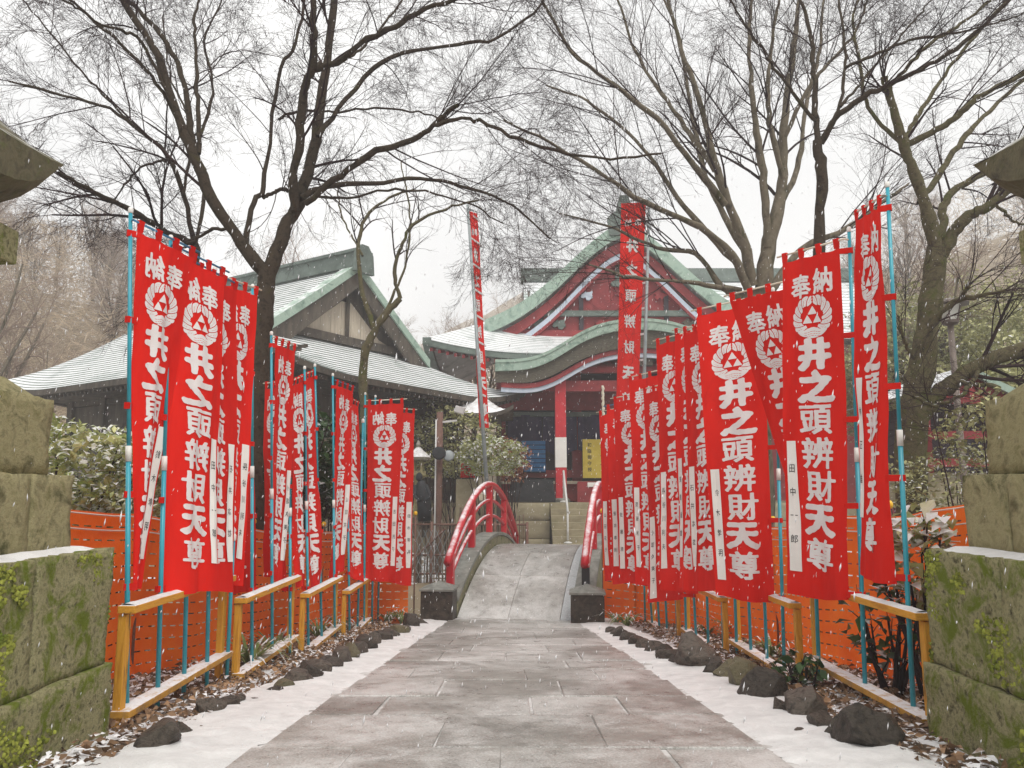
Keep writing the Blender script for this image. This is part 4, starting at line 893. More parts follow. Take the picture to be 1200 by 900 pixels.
# gable facing right
ga = GI - 0.55; gpts = [LP_(ga, NB / 2 + (NB / 2 - GB + 0.15) * t, ZE + hprof(NB / 2 - abs((NB / 2 - GB + 0.15) * t)) + 0.02) for t in np.linspace(-1, 1, 41)]
m = MB(); ribbon(m, [p + Vector((0, 0, 0.10)) for p in gpts], (0, 0, -0.28), -lv * -0.5); m.build('gable_verge', M['copper'], roof)
m = MB(); ribbon(m, [p + Vector((0, 0, -0.19)) - lv * -0.06 for p in gpts], lambda i: (0, 0, -0.50 - 0.20 * abs(i - 20) / 20), lv * 0.08); m.build('bargeboard', M['timber'], roof)
tri = [LP_(GI, NB / 2 + x, ZE + hprof(NB / 2 - abs(x)) - 0.12) for x in np.linspace(-(NB / 2 - GB), NB / 2 - GB, 21)]
m = MB(); m.prism([LP_(GI, GB, ZE + hprof(GB) - .2)] + tri + [LP_(GI, NB - GB, ZE + hprof(GB) - .2)], lv * 0.1); m.build('gable_backing', M['timber'], LH)
for k in range(11):                                   # plaster boards of the gable
    xa = -2.3 + 4.6 * k / 11; xb = xa + 4.6 / 11 - 0.012; za = ZE + hprof(GB) + 0.28
    zf = lambda x: ZE + hprof(NB / 2 - abs(x)) - 0.92
    if min(zf(xa), zf(xb)) < za + 0.02: zz = [max(za + .02, zf(xa)), max(za + .02, zf(xb))]
    else: zz = [zf(xa), zf(xb)]
    m = MB(); m.prism([LP_(GI - 0.04, NB / 2 + xa, za), LP_(GI - 0.04, NB / 2 + xb, za), LP_(GI - 0.04, NB / 2 + xb, zz[1]), LP_(GI - 0.04, NB / 2 + xa, zz[0])], lv * 0.035); m.build('gable_board', M['timber_pale'], LH)
m = MB(); m.bar(LP_(GI - 0.09, GB + .2, ZE + hprof(GB) + 0.15), LP_(GI - 0.09, NB - GB - .2, ZE + hprof(GB) + 0.15), 0.12, 0.26); m.bar(LP_(GI - 0.10, NB / 2, ZE + hprof(GB) + .28), LP_(GI - 0.10, NB / 2, ZE + RH - 0.5), 0.1, 0.12); m.build('gable_beam', M['timber'], LH)
m = MB()                                             # ridge with end ornament
zr = ZE + RH; m.bar(LP_(ga - 0.1, NB / 2, zr + 0.16), LP_(NA - GJ + 0.1, NB / 2, zr + 0.16), 0.55, 0.46); m.bar(LP_(ga - 0.2, NB / 2, zr + 0.42), LP_(NA - GJ + 0.2, NB / 2, zr + 0.42), 0.7, 0.09); ridge = m.build('ridge', M['copper_dark'], roof)
for aa in (ga - 0.22, NA - GJ + 0.22):
    m = MB(); m.prism([LP_(aa, NB / 2 - .42, zr - .25), LP_(aa, NB / 2 + .42, zr - .25), LP_(aa, NB / 2 + .36, zr + .35), LP_(aa, NB / 2 + .14, zr + .62), LP_(aa, NB / 2 - .14, zr + .62), LP_(aa, NB / 2 - .36, zr + .35)], lv * 0.12); m.build('ridge_end', M['copper_dark'], ridge)
# walls: stone footing, posts, board panels
w0 = 1.7
m = MB()
for (a0, b0, a1, b1) in ((w0, w0, NA - w0, w0), (w0, w0, w0, NB - w0), (NA - w0, w0, NA - w0, NB - w0), (w0, NB - w0, NA - w0, NB - w0)):
    m.bar(LP_(a0, b0, -0.1), LP_(a1, b1, -0.1), 0.5, 1.4)
m.build('footing', M['hall_stone'], LH)
for (a0, b0, a1, b1, n) in ((w0, w0, NA - w0, w0, 5), (w0, w0, w0, NB - w0, 5)):
    A_, B_ = LP_(a0, b0, 0), LP_(a1, b1, 0)
    for k in range(n + 1):
        p = A_.lerp(B_, k / n); m = MB(); m.box(p + Vector((0, 0, 2.7)), (0.28, 0.28, 4.2), Matrix.Rotation(r_ang, 3, 'Z')); m.build('post', M['timber'], LH)
    for k in range(n):
        p, q = A_.lerp(B_, (k + .04) / n), A_.lerp(B_, (k + .96) / n)
        for z0, z1, mt in ((0.65, 1.75, 'timber_mid'), (1.85, 3.5, 'timber_mid' if k % 2 else 'timber'), (3.6, 4.6, 'timber')):
            m = MB(); m.bar(p + Vector((0, 0, (z0 + z1) / 2)), q + Vector((0, 0, (z0 + z1) / 2)), 0.06, z1 - z0); 
            if mt not in M: M[mt] = material(mt, (0.20, 0.165, 0.12), (0.30, 0.25, 0.185), scale=4, rough=0.8, stretch=(3, 3, 0.5))
            m.build('wall_panel', M[mt], LH)
    for z in (1.8, 3.55, 4.7):
        m = MB(); m.bar(A_ + Vector((0, 0, z)), B_ + Vector((0, 0, z)), 0.16, 0.14); m.build('beam', M['timber'], LH)

# ---- main hall
HO = Vector((4.2, 28.0, -0.22)); MH = thing('main_hall', 'red temple hall with snowy roof, green gable and curved entrance gable beyond the bridge', 'building', HO)
def curve_pts(tab, n, mirror=True):
    xs_, zs_ = zip(*tab); t = np.linspace(0, xs_[-1], n); z = np.interp(t, xs_, zs_)
    k = np.ones(5) / 5; zp = np.concatenate([[z[0]] * 2, z, z[-1] + (z[-1] - z[-2]) * np.arange(1, 3)]); z = np.convolve(zp, k, 'valid')
    pts = [(x, zz) for x, zz in zip(t, z)]
    return [(-x, zz) for x, zz in pts[::-1]] + pts[1:] if mirror else pts
GAB = [(0, 11.55), (0.35, 11.45), (1.1, 10.9), (1.9, 10.15), (2.7, 9.35), (3.5, 8.7), (4.3, 8.2), (5.2, 7.8)]
gc = curve_pts(GAB, 30)
YG = 0.9
def V3(x, y, z): return Vector((x, y, z))
m = MB(); m.grid(lambda u, v: V3(gc[int(round(u * (len(gc) - 1)))][0], YG - 0.5 + 9 * v, gc[int(round(u * (len(gc) - 1)))][1] + 0.02), len(gc) - 1, 4); mr = m.build('main_roof', M['roof_snow'], MH, smooth=True)
m = MB(); ribbon(m, [V3(x, YG - 0.62, z + 0.16) for x, z in gc], lambda i: (0, 0, -0.5), (0, 0.16, 0)); m.build('gable_verge', M['copper'], mr)
m = MB(); ribbon(m, [V3(x, YG - 0.60, z + 0.21) for x, z in gc], (0, 0, -0.16), (0, 0.9, 0)); m.build('verge_cap', M['copper'], mr)
m = MB(); ribbon(m, [V3(x, YG - 0.36, z - 0.44) for x, z in gc], (0, 0, -0.42), (0, 0.12, 0)); m.build('bargeboard', M['hall_red'], mr)
gi = [(x * .93, z) for x, z in gc]
m = MB(); ribbon(m, [V3(x, YG - 0.30, z - 0.86) for x, z in gi], (0, 0, -0.22), (0, 0.12, 0)); m.build('pale_trim', M['pale_blue'], mr)
m = MB(); ribbon(m, [V3(x, YG - 0.30, z - 1.08) for x, z in gi], (0, 0, -0.14), (0, 0.10, 0)); m.build('inner_trim', M['hall_red'], mr)
zc = [z - 0.7 for x, z in gc]; m = MB(); m.prism([V3(-4.9, YG, 7.0)] + [V3(x * .95, YG, max(7.02, z - .7)) for x, z in gc] + [V3(4.9, YG, 7.0)], (0, 0.1, 0)); m.build('gable_panel', M['hall_red'], MH)
for k in range(13):                                  # carved scrollwork of the gable: a pendant, cloud scrolls along the slopes and a row of bosses
    if k < 3: x, z, sc2 = 0, 10.1 - .45 * k, (.75, .95, .6)[k]
    elif k < 9: q = (k - 3) % 3; sgx = -1 if k < 6 else 1; x, z, sc2 = sgx * (1.35 + .95 * q), 9.05 - .52 * q, .5
    else: x, z, sc2 = -2.4 + 1.6 * (k - 9), 7.95, .55
    m = MB(); prof_ = [(math.cos(a) * (0.42 + .12 * math.cos(3 * a + k) + .06 * math.cos(7 * a)) * sc2, math.sin(a) * (0.30 + .09 * math.sin(5 * a + k) + .05 * math.sin(9 * a)) * sc2) for a in np.linspace(0, 2 * math.pi, 32, endpoint=False)]
    m.prism([V3(x + a, YG - 0.14, z + b) for a, b in prof_], (0, 0.12, 0)); m.build('gable_ornament', M[('thatch', 'copper_dark', 'hall_red', 'pale_blue')[k % 4]], MH)
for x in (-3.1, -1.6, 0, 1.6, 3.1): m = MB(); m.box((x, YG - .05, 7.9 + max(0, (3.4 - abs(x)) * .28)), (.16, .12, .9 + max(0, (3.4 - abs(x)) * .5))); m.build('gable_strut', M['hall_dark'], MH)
m = MB(); m.bar(V3(-3.2, YG - 0.12, 8.35), V3(3.2, YG - 0.12, 8.35), 0.2, 0.2); m.build('gable_beam', M['copper_dark'], MH)
m = MB(); m.bar(V3(-4.7, YG - 0.1, 7.55), V3(4.7, YG - 0.1, 7.55), 0.2, 0.3); m.build('gable_beam', M['hall_red'], MH)
m = MB(); m.prism([V3(-.55, YG - .75, 11.2), V3(.55, YG - .75, 11.2), V3(.62, YG - .75, 11.9), V3(.3, YG - .75, 12.15), V3(.16, YG - .75, 12.75), V3(-.16, YG - .75, 12.75), V3(-.3, YG - .75, 12.15), V3(-.62, YG - .75, 11.9)], (0, 0.3, 0)); m.bar(V3(0, YG - .45, 11.85), V3(0, 9, 11.85), 0.5, 0.6); m.build('ridge', M['copper_dark'], mr)
# skirt roof in front and at the sides
EX, EY0, EZ = 7.3, -1.3, 6.45
def sk(x, d):       # d: distance inwards from the eave
    c = max(0, 1 - (EX - abs(x)) / 4.0) ** 2
    return EZ + 0.55 * c + d * 0.42 + 0.04 * d * d
m = MB(); N_ = 14
for k in range(N_):
    d0, d1 = 2.4 * k / N_, 2.4 * (k + 1) / N_
    for up0, up1, da, db, mi_ in ((0.0, 0.012, d0, d0, 1), (0.012, 0.002, d0, d1, 0)):
        m.grid(lambda u, v: V3((2 * u - 1) * (EX - (da if v < .5 else db)), EY0 + (da if v < .5 else db), sk((2 * u - 1) * EX, da if v < .5 else db) + (up0 if v < .5 else up1)), 40, 1, mi_)
for sg in (-1, 1):
    m.grid(lambda u, v: V3(sg * (EX - 2.4 * v), EY0 + 2.4 * v + (11 - 4.8 * v) * u, sk(EX, 0) * 0 + EZ + 0.55 * max(0, 1 - u * 3) ** 2 * (1 - v) + 2.4 * v * .42 + .04 * (2.4 * v) ** 2), 12, 6, 0, flip=sg > 0)
skr = m.build('skirt_roof', [M['roof_snow'], M['copper_dark']], MH)
m = MB(); ribbon(m, [V3(x, EY0 + 0.02, sk(x, 0) + 0.03) for x in np.linspace(-EX, EX, 41)], (0, 0, -0.22), (0, 0.3, 0)); 
for sg in (-1, 1): ribbon(m, [V3(sg * EX, yv, EZ + .55 * max(0, 1 - (yv - EY0) / 11 * 3) ** 2 + .03) for yv in np.linspace(EY0, 9.5, 16)], (0, 0, -0.22), (-sg * .3, 0, 0))
m.build('eave_edge', M['copper_dark'], skr)
m = MB(); m.grid(lambda u, v: V3((2 * u - 1) * (EX - .3), EY0 + .3 + 3 * v, sk((2 * u - 1) * EX, 0) - .2 + .5 * v), 30, 2, flip=True); m.build('soffit', M['hall_red'], skr)
m = MB()
for x in np.arange(-7.0, 7.01, 0.28): m.bar(V3(x, EY0 + .12, sk(x, 0) - .3), V3(x, EY0 + 2.2, sk(x, 0) + .1), 0.1, 0.12)
m.build('rafters', M['hall_red'], skr)['kind'] = 'stuff'
# curved entrance gable
KAR = [(0, 7.28), (0.75, 7.24), (1.5, 7.05), (2.15, 6.72), (2.7, 6.34), (3.25, 6.06), (3.8, 5.92), (4.75, 5.90)]
kc = curve_pts(KAR, 28); YK = -2.75
m = MB(); m.grid(lambda u, v: V3(kc[int(round(u * (len(kc) - 1)))][0], YK + 4.2 * v, kc[int(round(u * (len(kc) - 1)))][1] + 0.02 + .28 * v), len(kc) - 1, 5); kr = m.build('entrance_roof', M['roof_snow'], MH, smooth=True)
m = MB(); ribbon(m, [V3(x, YK - 0.02, z + 0.06) for x, z in kc], (0, 0, -0.34), (0, .2, 0)); ribbon(m, [V3(x, YK - .05, z + .09) for x, z in kc], (0, 0, -.1), (0, .5, 0)); m.build('copper_edge', M['copper'], kr)
m = MB(); ribbon(m, [V3(x, YK + .10, z - 0.28) for x, z in kc], lambda i: (0, 0, -.34 - .25 * math.cos((i / (len(kc) - 1) - .5) * math.pi)), (0, .2, 0)); m.build('shingle_edge', M['thatch'], kr)
ks = [(x * .96, z) for x, z in kc]
m = MB(); ribbon(m, [V3(x, YK + .16, z - 0.62 - .25 * math.cos(x / 4.75 * math.pi / 2)) for x, z in ks], (0, 0, -.16), (0, .14, 0)); m.build('red_trim', M['hall_red'], kr)
m = MB(); ribbon(m, [V3(x, YK + .20, z - 0.78 - .25 * math.cos(x / 4.75 * math.pi / 2)) for x, z in ks], (0, 0, -.14), (0, .12, 0)); m.build('pale_trim', M['pale_blue'], kr)
m = MB(); m.grid(lambda u, v: V3(ks[int(round(u * (len(ks) - 1)))][0] * .97, YK + .3 + 2.6 * v, ks[int(round(u * (len(ks) - 1)))][1] - .7 - .2 * math.cos((u - .5) * math.pi)), len(ks) - 1, 2, flip=True); m.build('soffit', M['timber'], kr)
# platform, steps, body
def blocks(parent, x0, x1, y, z0, z1, rows, mat, seed, dep=0.5):
    r2 = random.Random(seed); h = (z1 - z0) / rows
    for k in range(rows):
        x = x0
        while x < x1 - 0.01:
            w = min(r2.uniform(0.7, 1.3), x1 - x)
            if x1 - x - w < 0.35: w = x1 - x
            bm = stone_box(w / 2 - .012, dep / 2, z0 + h * k + .01, z0 + h * (k + 1) - .01, seed + x * 3 + k, amp=0.012, cen=(x + w / 2, y + dep / 2), rough_n=2); bm_obj(bm, 'base_stone', mat, parent); x += w
blocks(MH, -7.6, -3.0, -2.9, -0.3, 1.38, 3, M['hall_stone'], 3); blocks(MH, 3.0, 7.6, -2.9, -0.3, 1.38, 3, M['hall_stone'], 9)
m = MB(); m.box((0, 3.2, 0.52), (15, 11, 1.7)); m.build('platform', M['hall_stone'], MH)
for k in range(7):
    z = 1.38 * (k + 1) / 7; yy = -4.55 + 0.27 * k; x = -3.0; r2 = random.Random(k)
    while x < 2.99:
        w = min(r2.uniform(1.0, 1.7), 3.0 - x); w = 3.0 - x if 3.0 - x - w < .5 else w
        m = MB(); m.box((x + w / 2, yy + .5, z / 2 - .1), (w - .012, 1.0 - .004 * k, z + .2)); m.build('step_stone', M['hall_stone'], MH, bevel=0.012); x += w
hp = lambda x, y, s: Vector((x, y, 1.38 * max(0, min(1, (y + 4.55) / 1.9))))
for x in (-2.55,):
    rail = [V3(x, -4.4, 0.3), V3(x, -4.4, 1.15), V3(x, -2.75, 2.35), V3(x, -2.75, 1.5)]
    m = MB(); m.tube([rail[0], rail[1]], 0.03, 8); m.tube([rail[2], rail[3]], 0.03, 8); m.tube([rail[1] - V3(0, .05, .03), rail[2] + V3(0, .05, .03)], 0.035, 8); m.lathe([(.13, 0), (.12, .04), (.04, .06)], V3(x, -4.4, 0.2), 12); m.lathe([(.13, 0), (.12, .04), (.04, .06)], V3(x, -2.75, 1.385), 12); m.build('step_handrail', M['white_metal'], MH, smooth=True)
for x in (-2.6, 2.6):
    m = MB(); m.lathe([(.30, 1.38), (.30, 1.46), (.24, 1.52)], V3(x, -2.1, 0), 16); m.build('pillar_base', M['grey_stone'], MH)
    m = MB(); m.box((x, -2.1, 3.6), (0.36, 0.36, 4.2)); pl = m.build('pillar', M['pillar'] if 'pillar' in M else M['red_paint'], MH, bevel=0.02)
    m = MB(); m.box((x, -2.1, 3.0), (0.374, 0.374, 0.98)); m.build('paper_notice', M['paper'], pl)
for x in (-4.6, -1.9, 1.9, 4.6):
    m = MB(); m.box((x, 0.0, 3.9), (0.34, 0.34, 5.2)); m.build('column', M['hall_red'], MH, bevel=0.02)
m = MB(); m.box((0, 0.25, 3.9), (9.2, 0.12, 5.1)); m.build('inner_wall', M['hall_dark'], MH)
for z, h, y, mt in ((6.2, .5, 0.0, 'hall_red'), (5.05, .9, -0.06, 'hall_red'), (4.45, .16, -0.1, 'copper_dark'), (2.05, .1, -.35, 'timber_pale'), (1.72, .62, -.05, 'hall_red'), (2.35, .26, -.12, 'hall_red')):
    m = MB(); m.box((0, y - .12, z), (9.5, 0.2, h)); m.build('wall_beam', M[mt], MH)
for z, h in ((5.2, .36), (5.75, .2)):
    m = MB(); m.box((0, -2.1, z), (6.4, 0.24, h)); m.build('porch_beam', M['hall_red'], MH)
for x in (-2.6, 0, 2.6):
    m = MB(); m.box((x, -2.15, 5.52), (0.6, 0.5, 0.22)); m.box((x, -2.15, 6.0), (0.9, 0.6, 0.28)); m.build('bracket', M['timber'], MH)
for k in range(7):                                  # navy curtain in scalloped panels
    x0 = -4.35 + 1.24 * k; m = MB(); m.grid(lambda u, v: V3(x0 + 1.2 * u, -.3 + .05 * math.sin(u * 9), 4.42 - (1.35 - .12 * math.cos(u * 6.28)) * v), 14, 6); m.build('curtain', M['curtain'], MH, smooth=True)
for k in range(7): m = MB(); m.box((-3.45, -.62, 3.42 - .155 * k), (0.82, .06, .13)); m.build('blue_slat', M['blue_board'], MH)
m = MB(); m.box((-3.45, -.57, 2.95), (.86, .03, 1.14)); m.build('blue_backing', M['curtain'], MH)
sg_ = MB(); sg_.box((-1.28, -1.05, 2.85), (1.0, .05, 1.32)); ysign = sg_.build('yellow_notice', M['yellow_board'], MH)
for col_, (x, txt) in enumerate(((-1.55, '初詣御守授'), (-1.08, '正五九'))):
    for k, ch in enumerate(txt):
        gv, gt = glyphs(ch, 0.01, 1); m = MB(); s = .2 if col_ else .14; m.add([V3(x + a * s, -1.079, 3.32 - k * (s * 1.5) + b * s) for a, b in gv], gt); m.build('notice_character', M['ink'], ysign)
m = MB(); m.box((0.0, -1.7, 1.75), (2.4, .7, .72)); m.build('offering_box', M['hall_red'], MH, bevel=0.02)
m = MB(); m.box((-1.6, -2.5, 1.72), (1.0, .06, .66)); m.box((-1.6, -2.54, 1.95), (.34, .03, .14), mi=1); m.build('red_panel', [M['hall_red'], M['paper']], MH)
m = MB(); m.box((-3.55, -2.2, 1.75), (1.5, .8, .72), taper=.9); m.build('dark_trough', M['bronze'], MH, bevel=0.03)
# bell rope
m = MB(); m.tube([V3(-1.2 + .012 * math.sin(z * 30), -2.3, z) for z in np.linspace(2.0, 5.2, 60)], [0.045 + .012 * math.sin(i * 2.0) for i in range(60)], 8); m.build('bell_rope', M['bamboo'], MH, smooth=True)
# ---- rear hall roof behind
RO = Vector((9.6, 40, -0.2)); RHn = thing('rear_hall', 'long pale snow covered roof behind the red hall gable', 'building', RO)
m = MB(); N_ = 22
for k in range(N_):
    d0, d1 = k / N_, (k + 1) / N_; zf = lambda d_: 8.6 + 4.2 * d_ ** 1.2
    m.grid(lambda u, v: V3((2 * u - 1) * 9.0, -5 + 5 * d0, zf(d0) + .03 * v), 4, 1, 1); m.grid(lambda u, v: V3((2 * u - 1) * 9.0, -5 + 5 * (d0 if v < .5 else d1), zf(d0 if v < .5 else d1) + (.03 if v < .5 else 0.005)), 4, 1, 0)
m.grid(lambda u, v: V3((2 * u - 1) * 9.0, 5 * v, 12.8 - 4.2 * v), 4, 2, 0); m.build('roof', [M['roof_snow_green'], M['copper_dark']], RHn)
m = MB(); m.box((0, 0, 12.95), (18.3, .7, .7)); m.build('ridge', M['copper_dark'], RHn)
for sg in (-1, 1): m = MB(); m.prism([V3(sg * 8.8, -4.9, 8.5), V3(sg * 8.8, 4.9, 8.5), V3(sg * 8.8, 0, 12.7)], (-sg * .1, 0, 0)); m.build('gable', M['timber'], RHn)
m = MB(); m.box((0, 0, 4.2), (16, 8, 8.6)); m.build('wall', M['hall_red'], RHn)
# ================================================================== SMALLER THINGS BEYOND THE POND
def small_lantern(p, h, label):
    T = thing('garden_lantern', label, 'stone lantern', p); s = h / 1.6; T.scale = (.48, .48, 1)
    m = MB(); m.lathe([(.34 * s, 0), (.34 * s, .15 * s), (.2 * s, .25 * s), (.16 * s, .3 * s), (.15 * s, .75 * s), (.2 * s, .82 * s), (.36 * s, .9 * s), (.36 * s, 1.0 * s)], (0, 0, 0), 8); m.build('pedestal', M['pale_stone'], T)
    m = MB()
    for k in range(4):
        a = k * math.pi / 2 + math.pi / 4; m.box((math.cos(a) * .24 * s, math.sin(a) * .24 * s, 1.13 * s), (.1 * s, .1 * s, .26 * s))
    m.build('light_chamber', M['pale_stone'], T)
    m = MB(); m.lathe([(.56 * s, 1.24 * s), (.58 * s, 1.3 * s), (.30 * s, 1.42 * s), (.10 * s, 1.52 * s), (.12 * s, 1.58 * s), (.02 * s, 1.68 * s)], (0, 0, 0), 8); m.build('roof', M['kasa2'], T)
M['kasa2'] = material('snowy_stone_roof', (0.16, 0.145, 0.11), (0.26, 0.24, 0.18), scale=4, rough=0.8, snow=(0.35, .9), snow_scale=3)
small_lantern(P(489, 606, 19.0) * 1.0, 1.75, 'small stone lantern with snow on its roof, right of the left banner row')
# dark bronze figure beside it
def lathe_thing(name, label, cat, p, prof_, mat, n=14, part='body'):
    T = thing(name, label, cat, p); m = MB(); m.lathe(prof_, (0, 0, 0), n); m.build(part, mat, T, smooth=True); return T
bp = P(497, 606, 18.7); T = thing('bronze_statue', 'dark bronze statue leaning behind the wire fence, beside the small lantern', 'statue', bp)
m = MB(); m.tube([V3(.02, 0, -.1), V3(0, 0, .3), V3(-.06, 0, .62), V3(-.13, 0, .88), V3(-.16, 0, .95)], [.2, .22, .21, .14, .06], 12); m.build('body', M['bronze'], T, smooth=True)
m = MB(); m.lathe([(.02, 0), (.08, .03), (.105, .1), (.09, .19), (.03, .24)], V3(-.17, -.02, .92), 12); m.build('head', M['bronze'], T, smooth=True); T.scale = (.75, .75, .9)
for sx in (-1, 1): m = MB(); m.tube([V3(-.12 + sx * .17, -.02, .82), V3(-.05 + sx * .24, -.12, .55), V3(-.03 + sx * .08, -.26, .42)], [.06, .055, .045], 8); m.build('arm', M['bronze'], T, smooth=True)
# utility pole with lamps
up = P(514, 606, 20.5); T = thing('lamp_pole', 'rust brown wooden pole carrying small floodlights, left of the bridge', 'pole', V3(up.x, up.y, gz(up.x, up.y)))
h = P(514, 483, 20.5).z - gz(up.x, up.y); m = MB(); m.tube([V3(0, 0, -.2), V3(0, 0, h)], .085, 10); m.build('shaft', M['rust'], T, smooth=True)
m = MB(); m.tube([V3(-.09, -.06, 0), V3(-.09, -.06, h - .2)], .022, 6); m.build('conduit', M['white_metal'], T, smooth=True)
m = MB(); m.bar(V3(-.1, 0, h - .28), V3(.45, 0, h - .22), .05, .05); m.build('arm', M['white_metal'], T)
def flood(x, z, s, mat):
    m = MB(); m.lathe([(.05 * s, 0), (.13 * s, .12 * s), (.15 * s, .2 * s), (.11 * s, .21 * s)], (0, 0, 0), 12); o = m.build('floodlight', mat, T, smooth=True); o.location = (x, -.14, z); o.rotation_euler = (R(75), R(20), 0)
flood(.0, h - 1.15, 1.2, M['bronze']); flood(.25, h - 1.2, 1.0, M['grey_pole'])
m = MB(); m.box((.52, -.05, h + .05), (.26, .16, .18), Matrix.Rotation(.3, 3, 'Y')); m.build('floodlight', M['white_metal'], T, bevel=.02)
m = MB(); m.tube([V3(-.05, 0, h - .3), V3(-.35, 0, h - .5), V3(-.38, 0, h - .9), V3(-.1, 0, h - 1.2)], .012, 6); m.build('cable', M['bronze'], T, smooth=True)
# stake fence on the island's bank
T = thing('stake_fence', 'brown stake and pipe fence along the far pond bank, left of the bridge', 'fence', V3(-1.6, 18.9, -.6))
A, B = V3(-2.6, 18.75, 0), V3(0.35, 18.55, 0); o_ = V3(-1.6, 18.9, -.6)
m = MB(); rr = random.Random(8)
for k in range(60):
    p = A.lerp(B, (k + rr.uniform(-.3, .3)) / 59); hh = rr.uniform(1.15, 1.75); m.tube([p + V3(0, rr.uniform(-.1, .1), -1.2) - o_, p + V3(rr.uniform(-.06, .06), rr.uniform(-.1, .1), -.62 + hh) - o_], rr.uniform(.012, .028), 5)
m.build('stakes', M['stake'], T)['kind'] = 'stuff'
for z in (.72, .02, -.4):
    m = MB(); m.tube([A + V3(0, -.14, z) - o_, B + V3(0, -.14, z) - o_], .022, 8); m.build('pipe_rail', M['rust'], T, smooth=True)
for k in range(5):
    p = A.lerp(B, k / 4); m = MB(); m.tube([p + V3(0, -.18, -1.4) - o_, p + V3(0, -.18, .78) - o_], .03, 8); m.build('pipe_post', M['rust'], T, smooth=True)
m = MB(); m.tube([V3(A.x - .0, A.y - .25, -1.3) - o_] + [V3(-2.3 + .75 * math.sin(a) , 18.5, .75 * (1 - math.cos(a)) * .0 + .72 * math.sin(a) - .1) - o_ for a in np.linspace(0.1, 1.5, 10)], .025, 8); m.build('bent_pipe', M['rust'], T, smooth=True)
m = MB()
for k in range(7):
    a = V3(-2.6 + .14 * k, 18.4, -.5); m.tube([a - o_, a + V3(.5, 0, 1.1) - o_], .006, 4); m.tube([a + V3(.5, 0, 0) - o_, a + V3(0, 0, 1.1) - o_], .006, 4)
m.build('wire_mesh', M['grey_pole'], T)
# little figure with a red bib on a plinth
sp_ = P(548, 566, 21.5); T = thing('bib_statue', 'small stone figure wearing a red bib beside the pale shrub', 'statue', V3(sp_.x, sp_.y, gz(sp_.x, sp_.y)))
zb = sp_.z - gz(sp_.x, sp_.y)
m = MB(); m.box((0, 0, zb / 2 - .05), (.6, .6, zb + .3)); m.build('plinth', M['hall_stone'], T, bevel=.03)
m = MB(); m.tube([V3(0, 0, zb), V3(0, 0, zb + .3), V3(0, 0, zb + .5), V3(0, 0, zb + .58)], [.17, .16, .13, .05], 12); m.lathe([(.03, 0), (.09, .04), (.11, .11), (.08, .2), (.02, .24)], V3(0, 0, zb + .56), 12); m.build('body', M['grey_stone'], T, smooth=True)
m = MB(); m.grid(lambda u, v: V3((.17 + .03 * v) * math.sin((u - .5) * 3.0), -(.185 + .03 * v) * math.cos((u - .5) * 3.0), zb + .56 - .42 * v), 10, 4); m.build('bib', M['red_cloth'], T, smooth=True)
# small roofed water pavilion behind the tall banner
pv = V3(-1.0, 24.5, gz(-1, 24.5)); T = thing('water_pavilion', 'little pavilion with dark upturned roof behind the narrow edge-on banner', 'pavilion', pv)
zE = P(560, 488, 24.5).z - pv.z
def pz(x, y): r_ = max(abs(x), abs(y)); c = min(abs(x), abs(y)); return zE + .75 * (1 - r_) ** 1.4 + .28 * (c * r_) ** 3
m = MB(); m.grid(lambda u, v: V3((2 * u - 1) * 1.05, (2 * v - 1) * 1.05, pz(2 * u - 1, 2 * v - 1)), 16, 16); m.grid(lambda u, v: V3((2 * u - 1) * 1.03, (2 * v - 1) * 1.03, pz(2 * u - 1, 2 * v - 1) * .0 + zE - .12 + .28 * (min(abs(2 * u - 1), abs(2 * v - 1)) * max(abs(2 * u - 1), abs(2 * v - 1))) ** 3), 16, 16, 1, flip=True)
for s in (0, 1):
    g_ = lambda a, v, sw, sgn: (V3(a * 1.05, sgn * 1.05, pz(a, 1) if v > .5 else zE - .12 + .28 * abs(a) ** 3) if sw else V3(sgn * 1.05, a * 1.05, pz(1, a) if v > .5 else zE - .12 + .28 * abs(a) ** 3))
    for sgn in (-1, 1): m.grid(lambda u, v: g_(2 * u - 1, v, s, sgn), 16, 1, 1, flip=(sgn > 0) == bool(s))
m.build('roof', [M['kasa2'], M['timber']], T)
for a in (-1, 1):
    for b in (-1, 1): m = MB(); m.box((a * .6, b * .6, zE / 2 - .1), (.13, .13, zE + .2)); m.build('post', M['timber'], T)
m = MB(); m.box((0, 0, .35), (1.5, 1.0, .9)); m.build('stone_basin', M['hall_stone'], T, bevel=.04)
m = MB(); m.box((0, -.6, zE * .55), (1.3, .05, .8)); m.build('back_board', M['timber_pale'], T)
# park lamp right
lp = P(1128, 560, 15.0); T = thing('park_lamp', 'brown park lamp post with six sided lantern head at the right', 'street lamp', V3(lp.x, lp.y, gz(lp.x, lp.y)))
g0 = gz(lp.x, lp.y); zt = P(1125, 379, 15.0).z - g0; zr_ = P(1125, 357, 15.0).z - g0
m = MB(); m.tube([V3(0.06, 0, -.3), V3(0, 0, zt)], [.075, .055], 10); m.build('post', M['lamp_brown'], T, smooth=True)
m = MB(); m.lathe([(.06, zt - .05), (.17, zt), (.18, zt + .05), (.12, zt + .07)], (0, 0, 0), 6); m.build('collar', M['lamp_brown'], T)
m = MB(); m.lathe([(.14, zt + .06), (.225, zr_ - .02)], (0, 0, 0), 6); m.build('glass', M['lamp_glass'], T)
m = MB()
for k in range(6):
    a = k * math.pi / 3; m.tube([V3(math.cos(a) * .145, math.sin(a) * .145, zt + .05), V3(math.cos(a) * .235, math.sin(a) * .235, zr_)], .014, 5)
m.build('ribs', M['lamp_brown'], T)
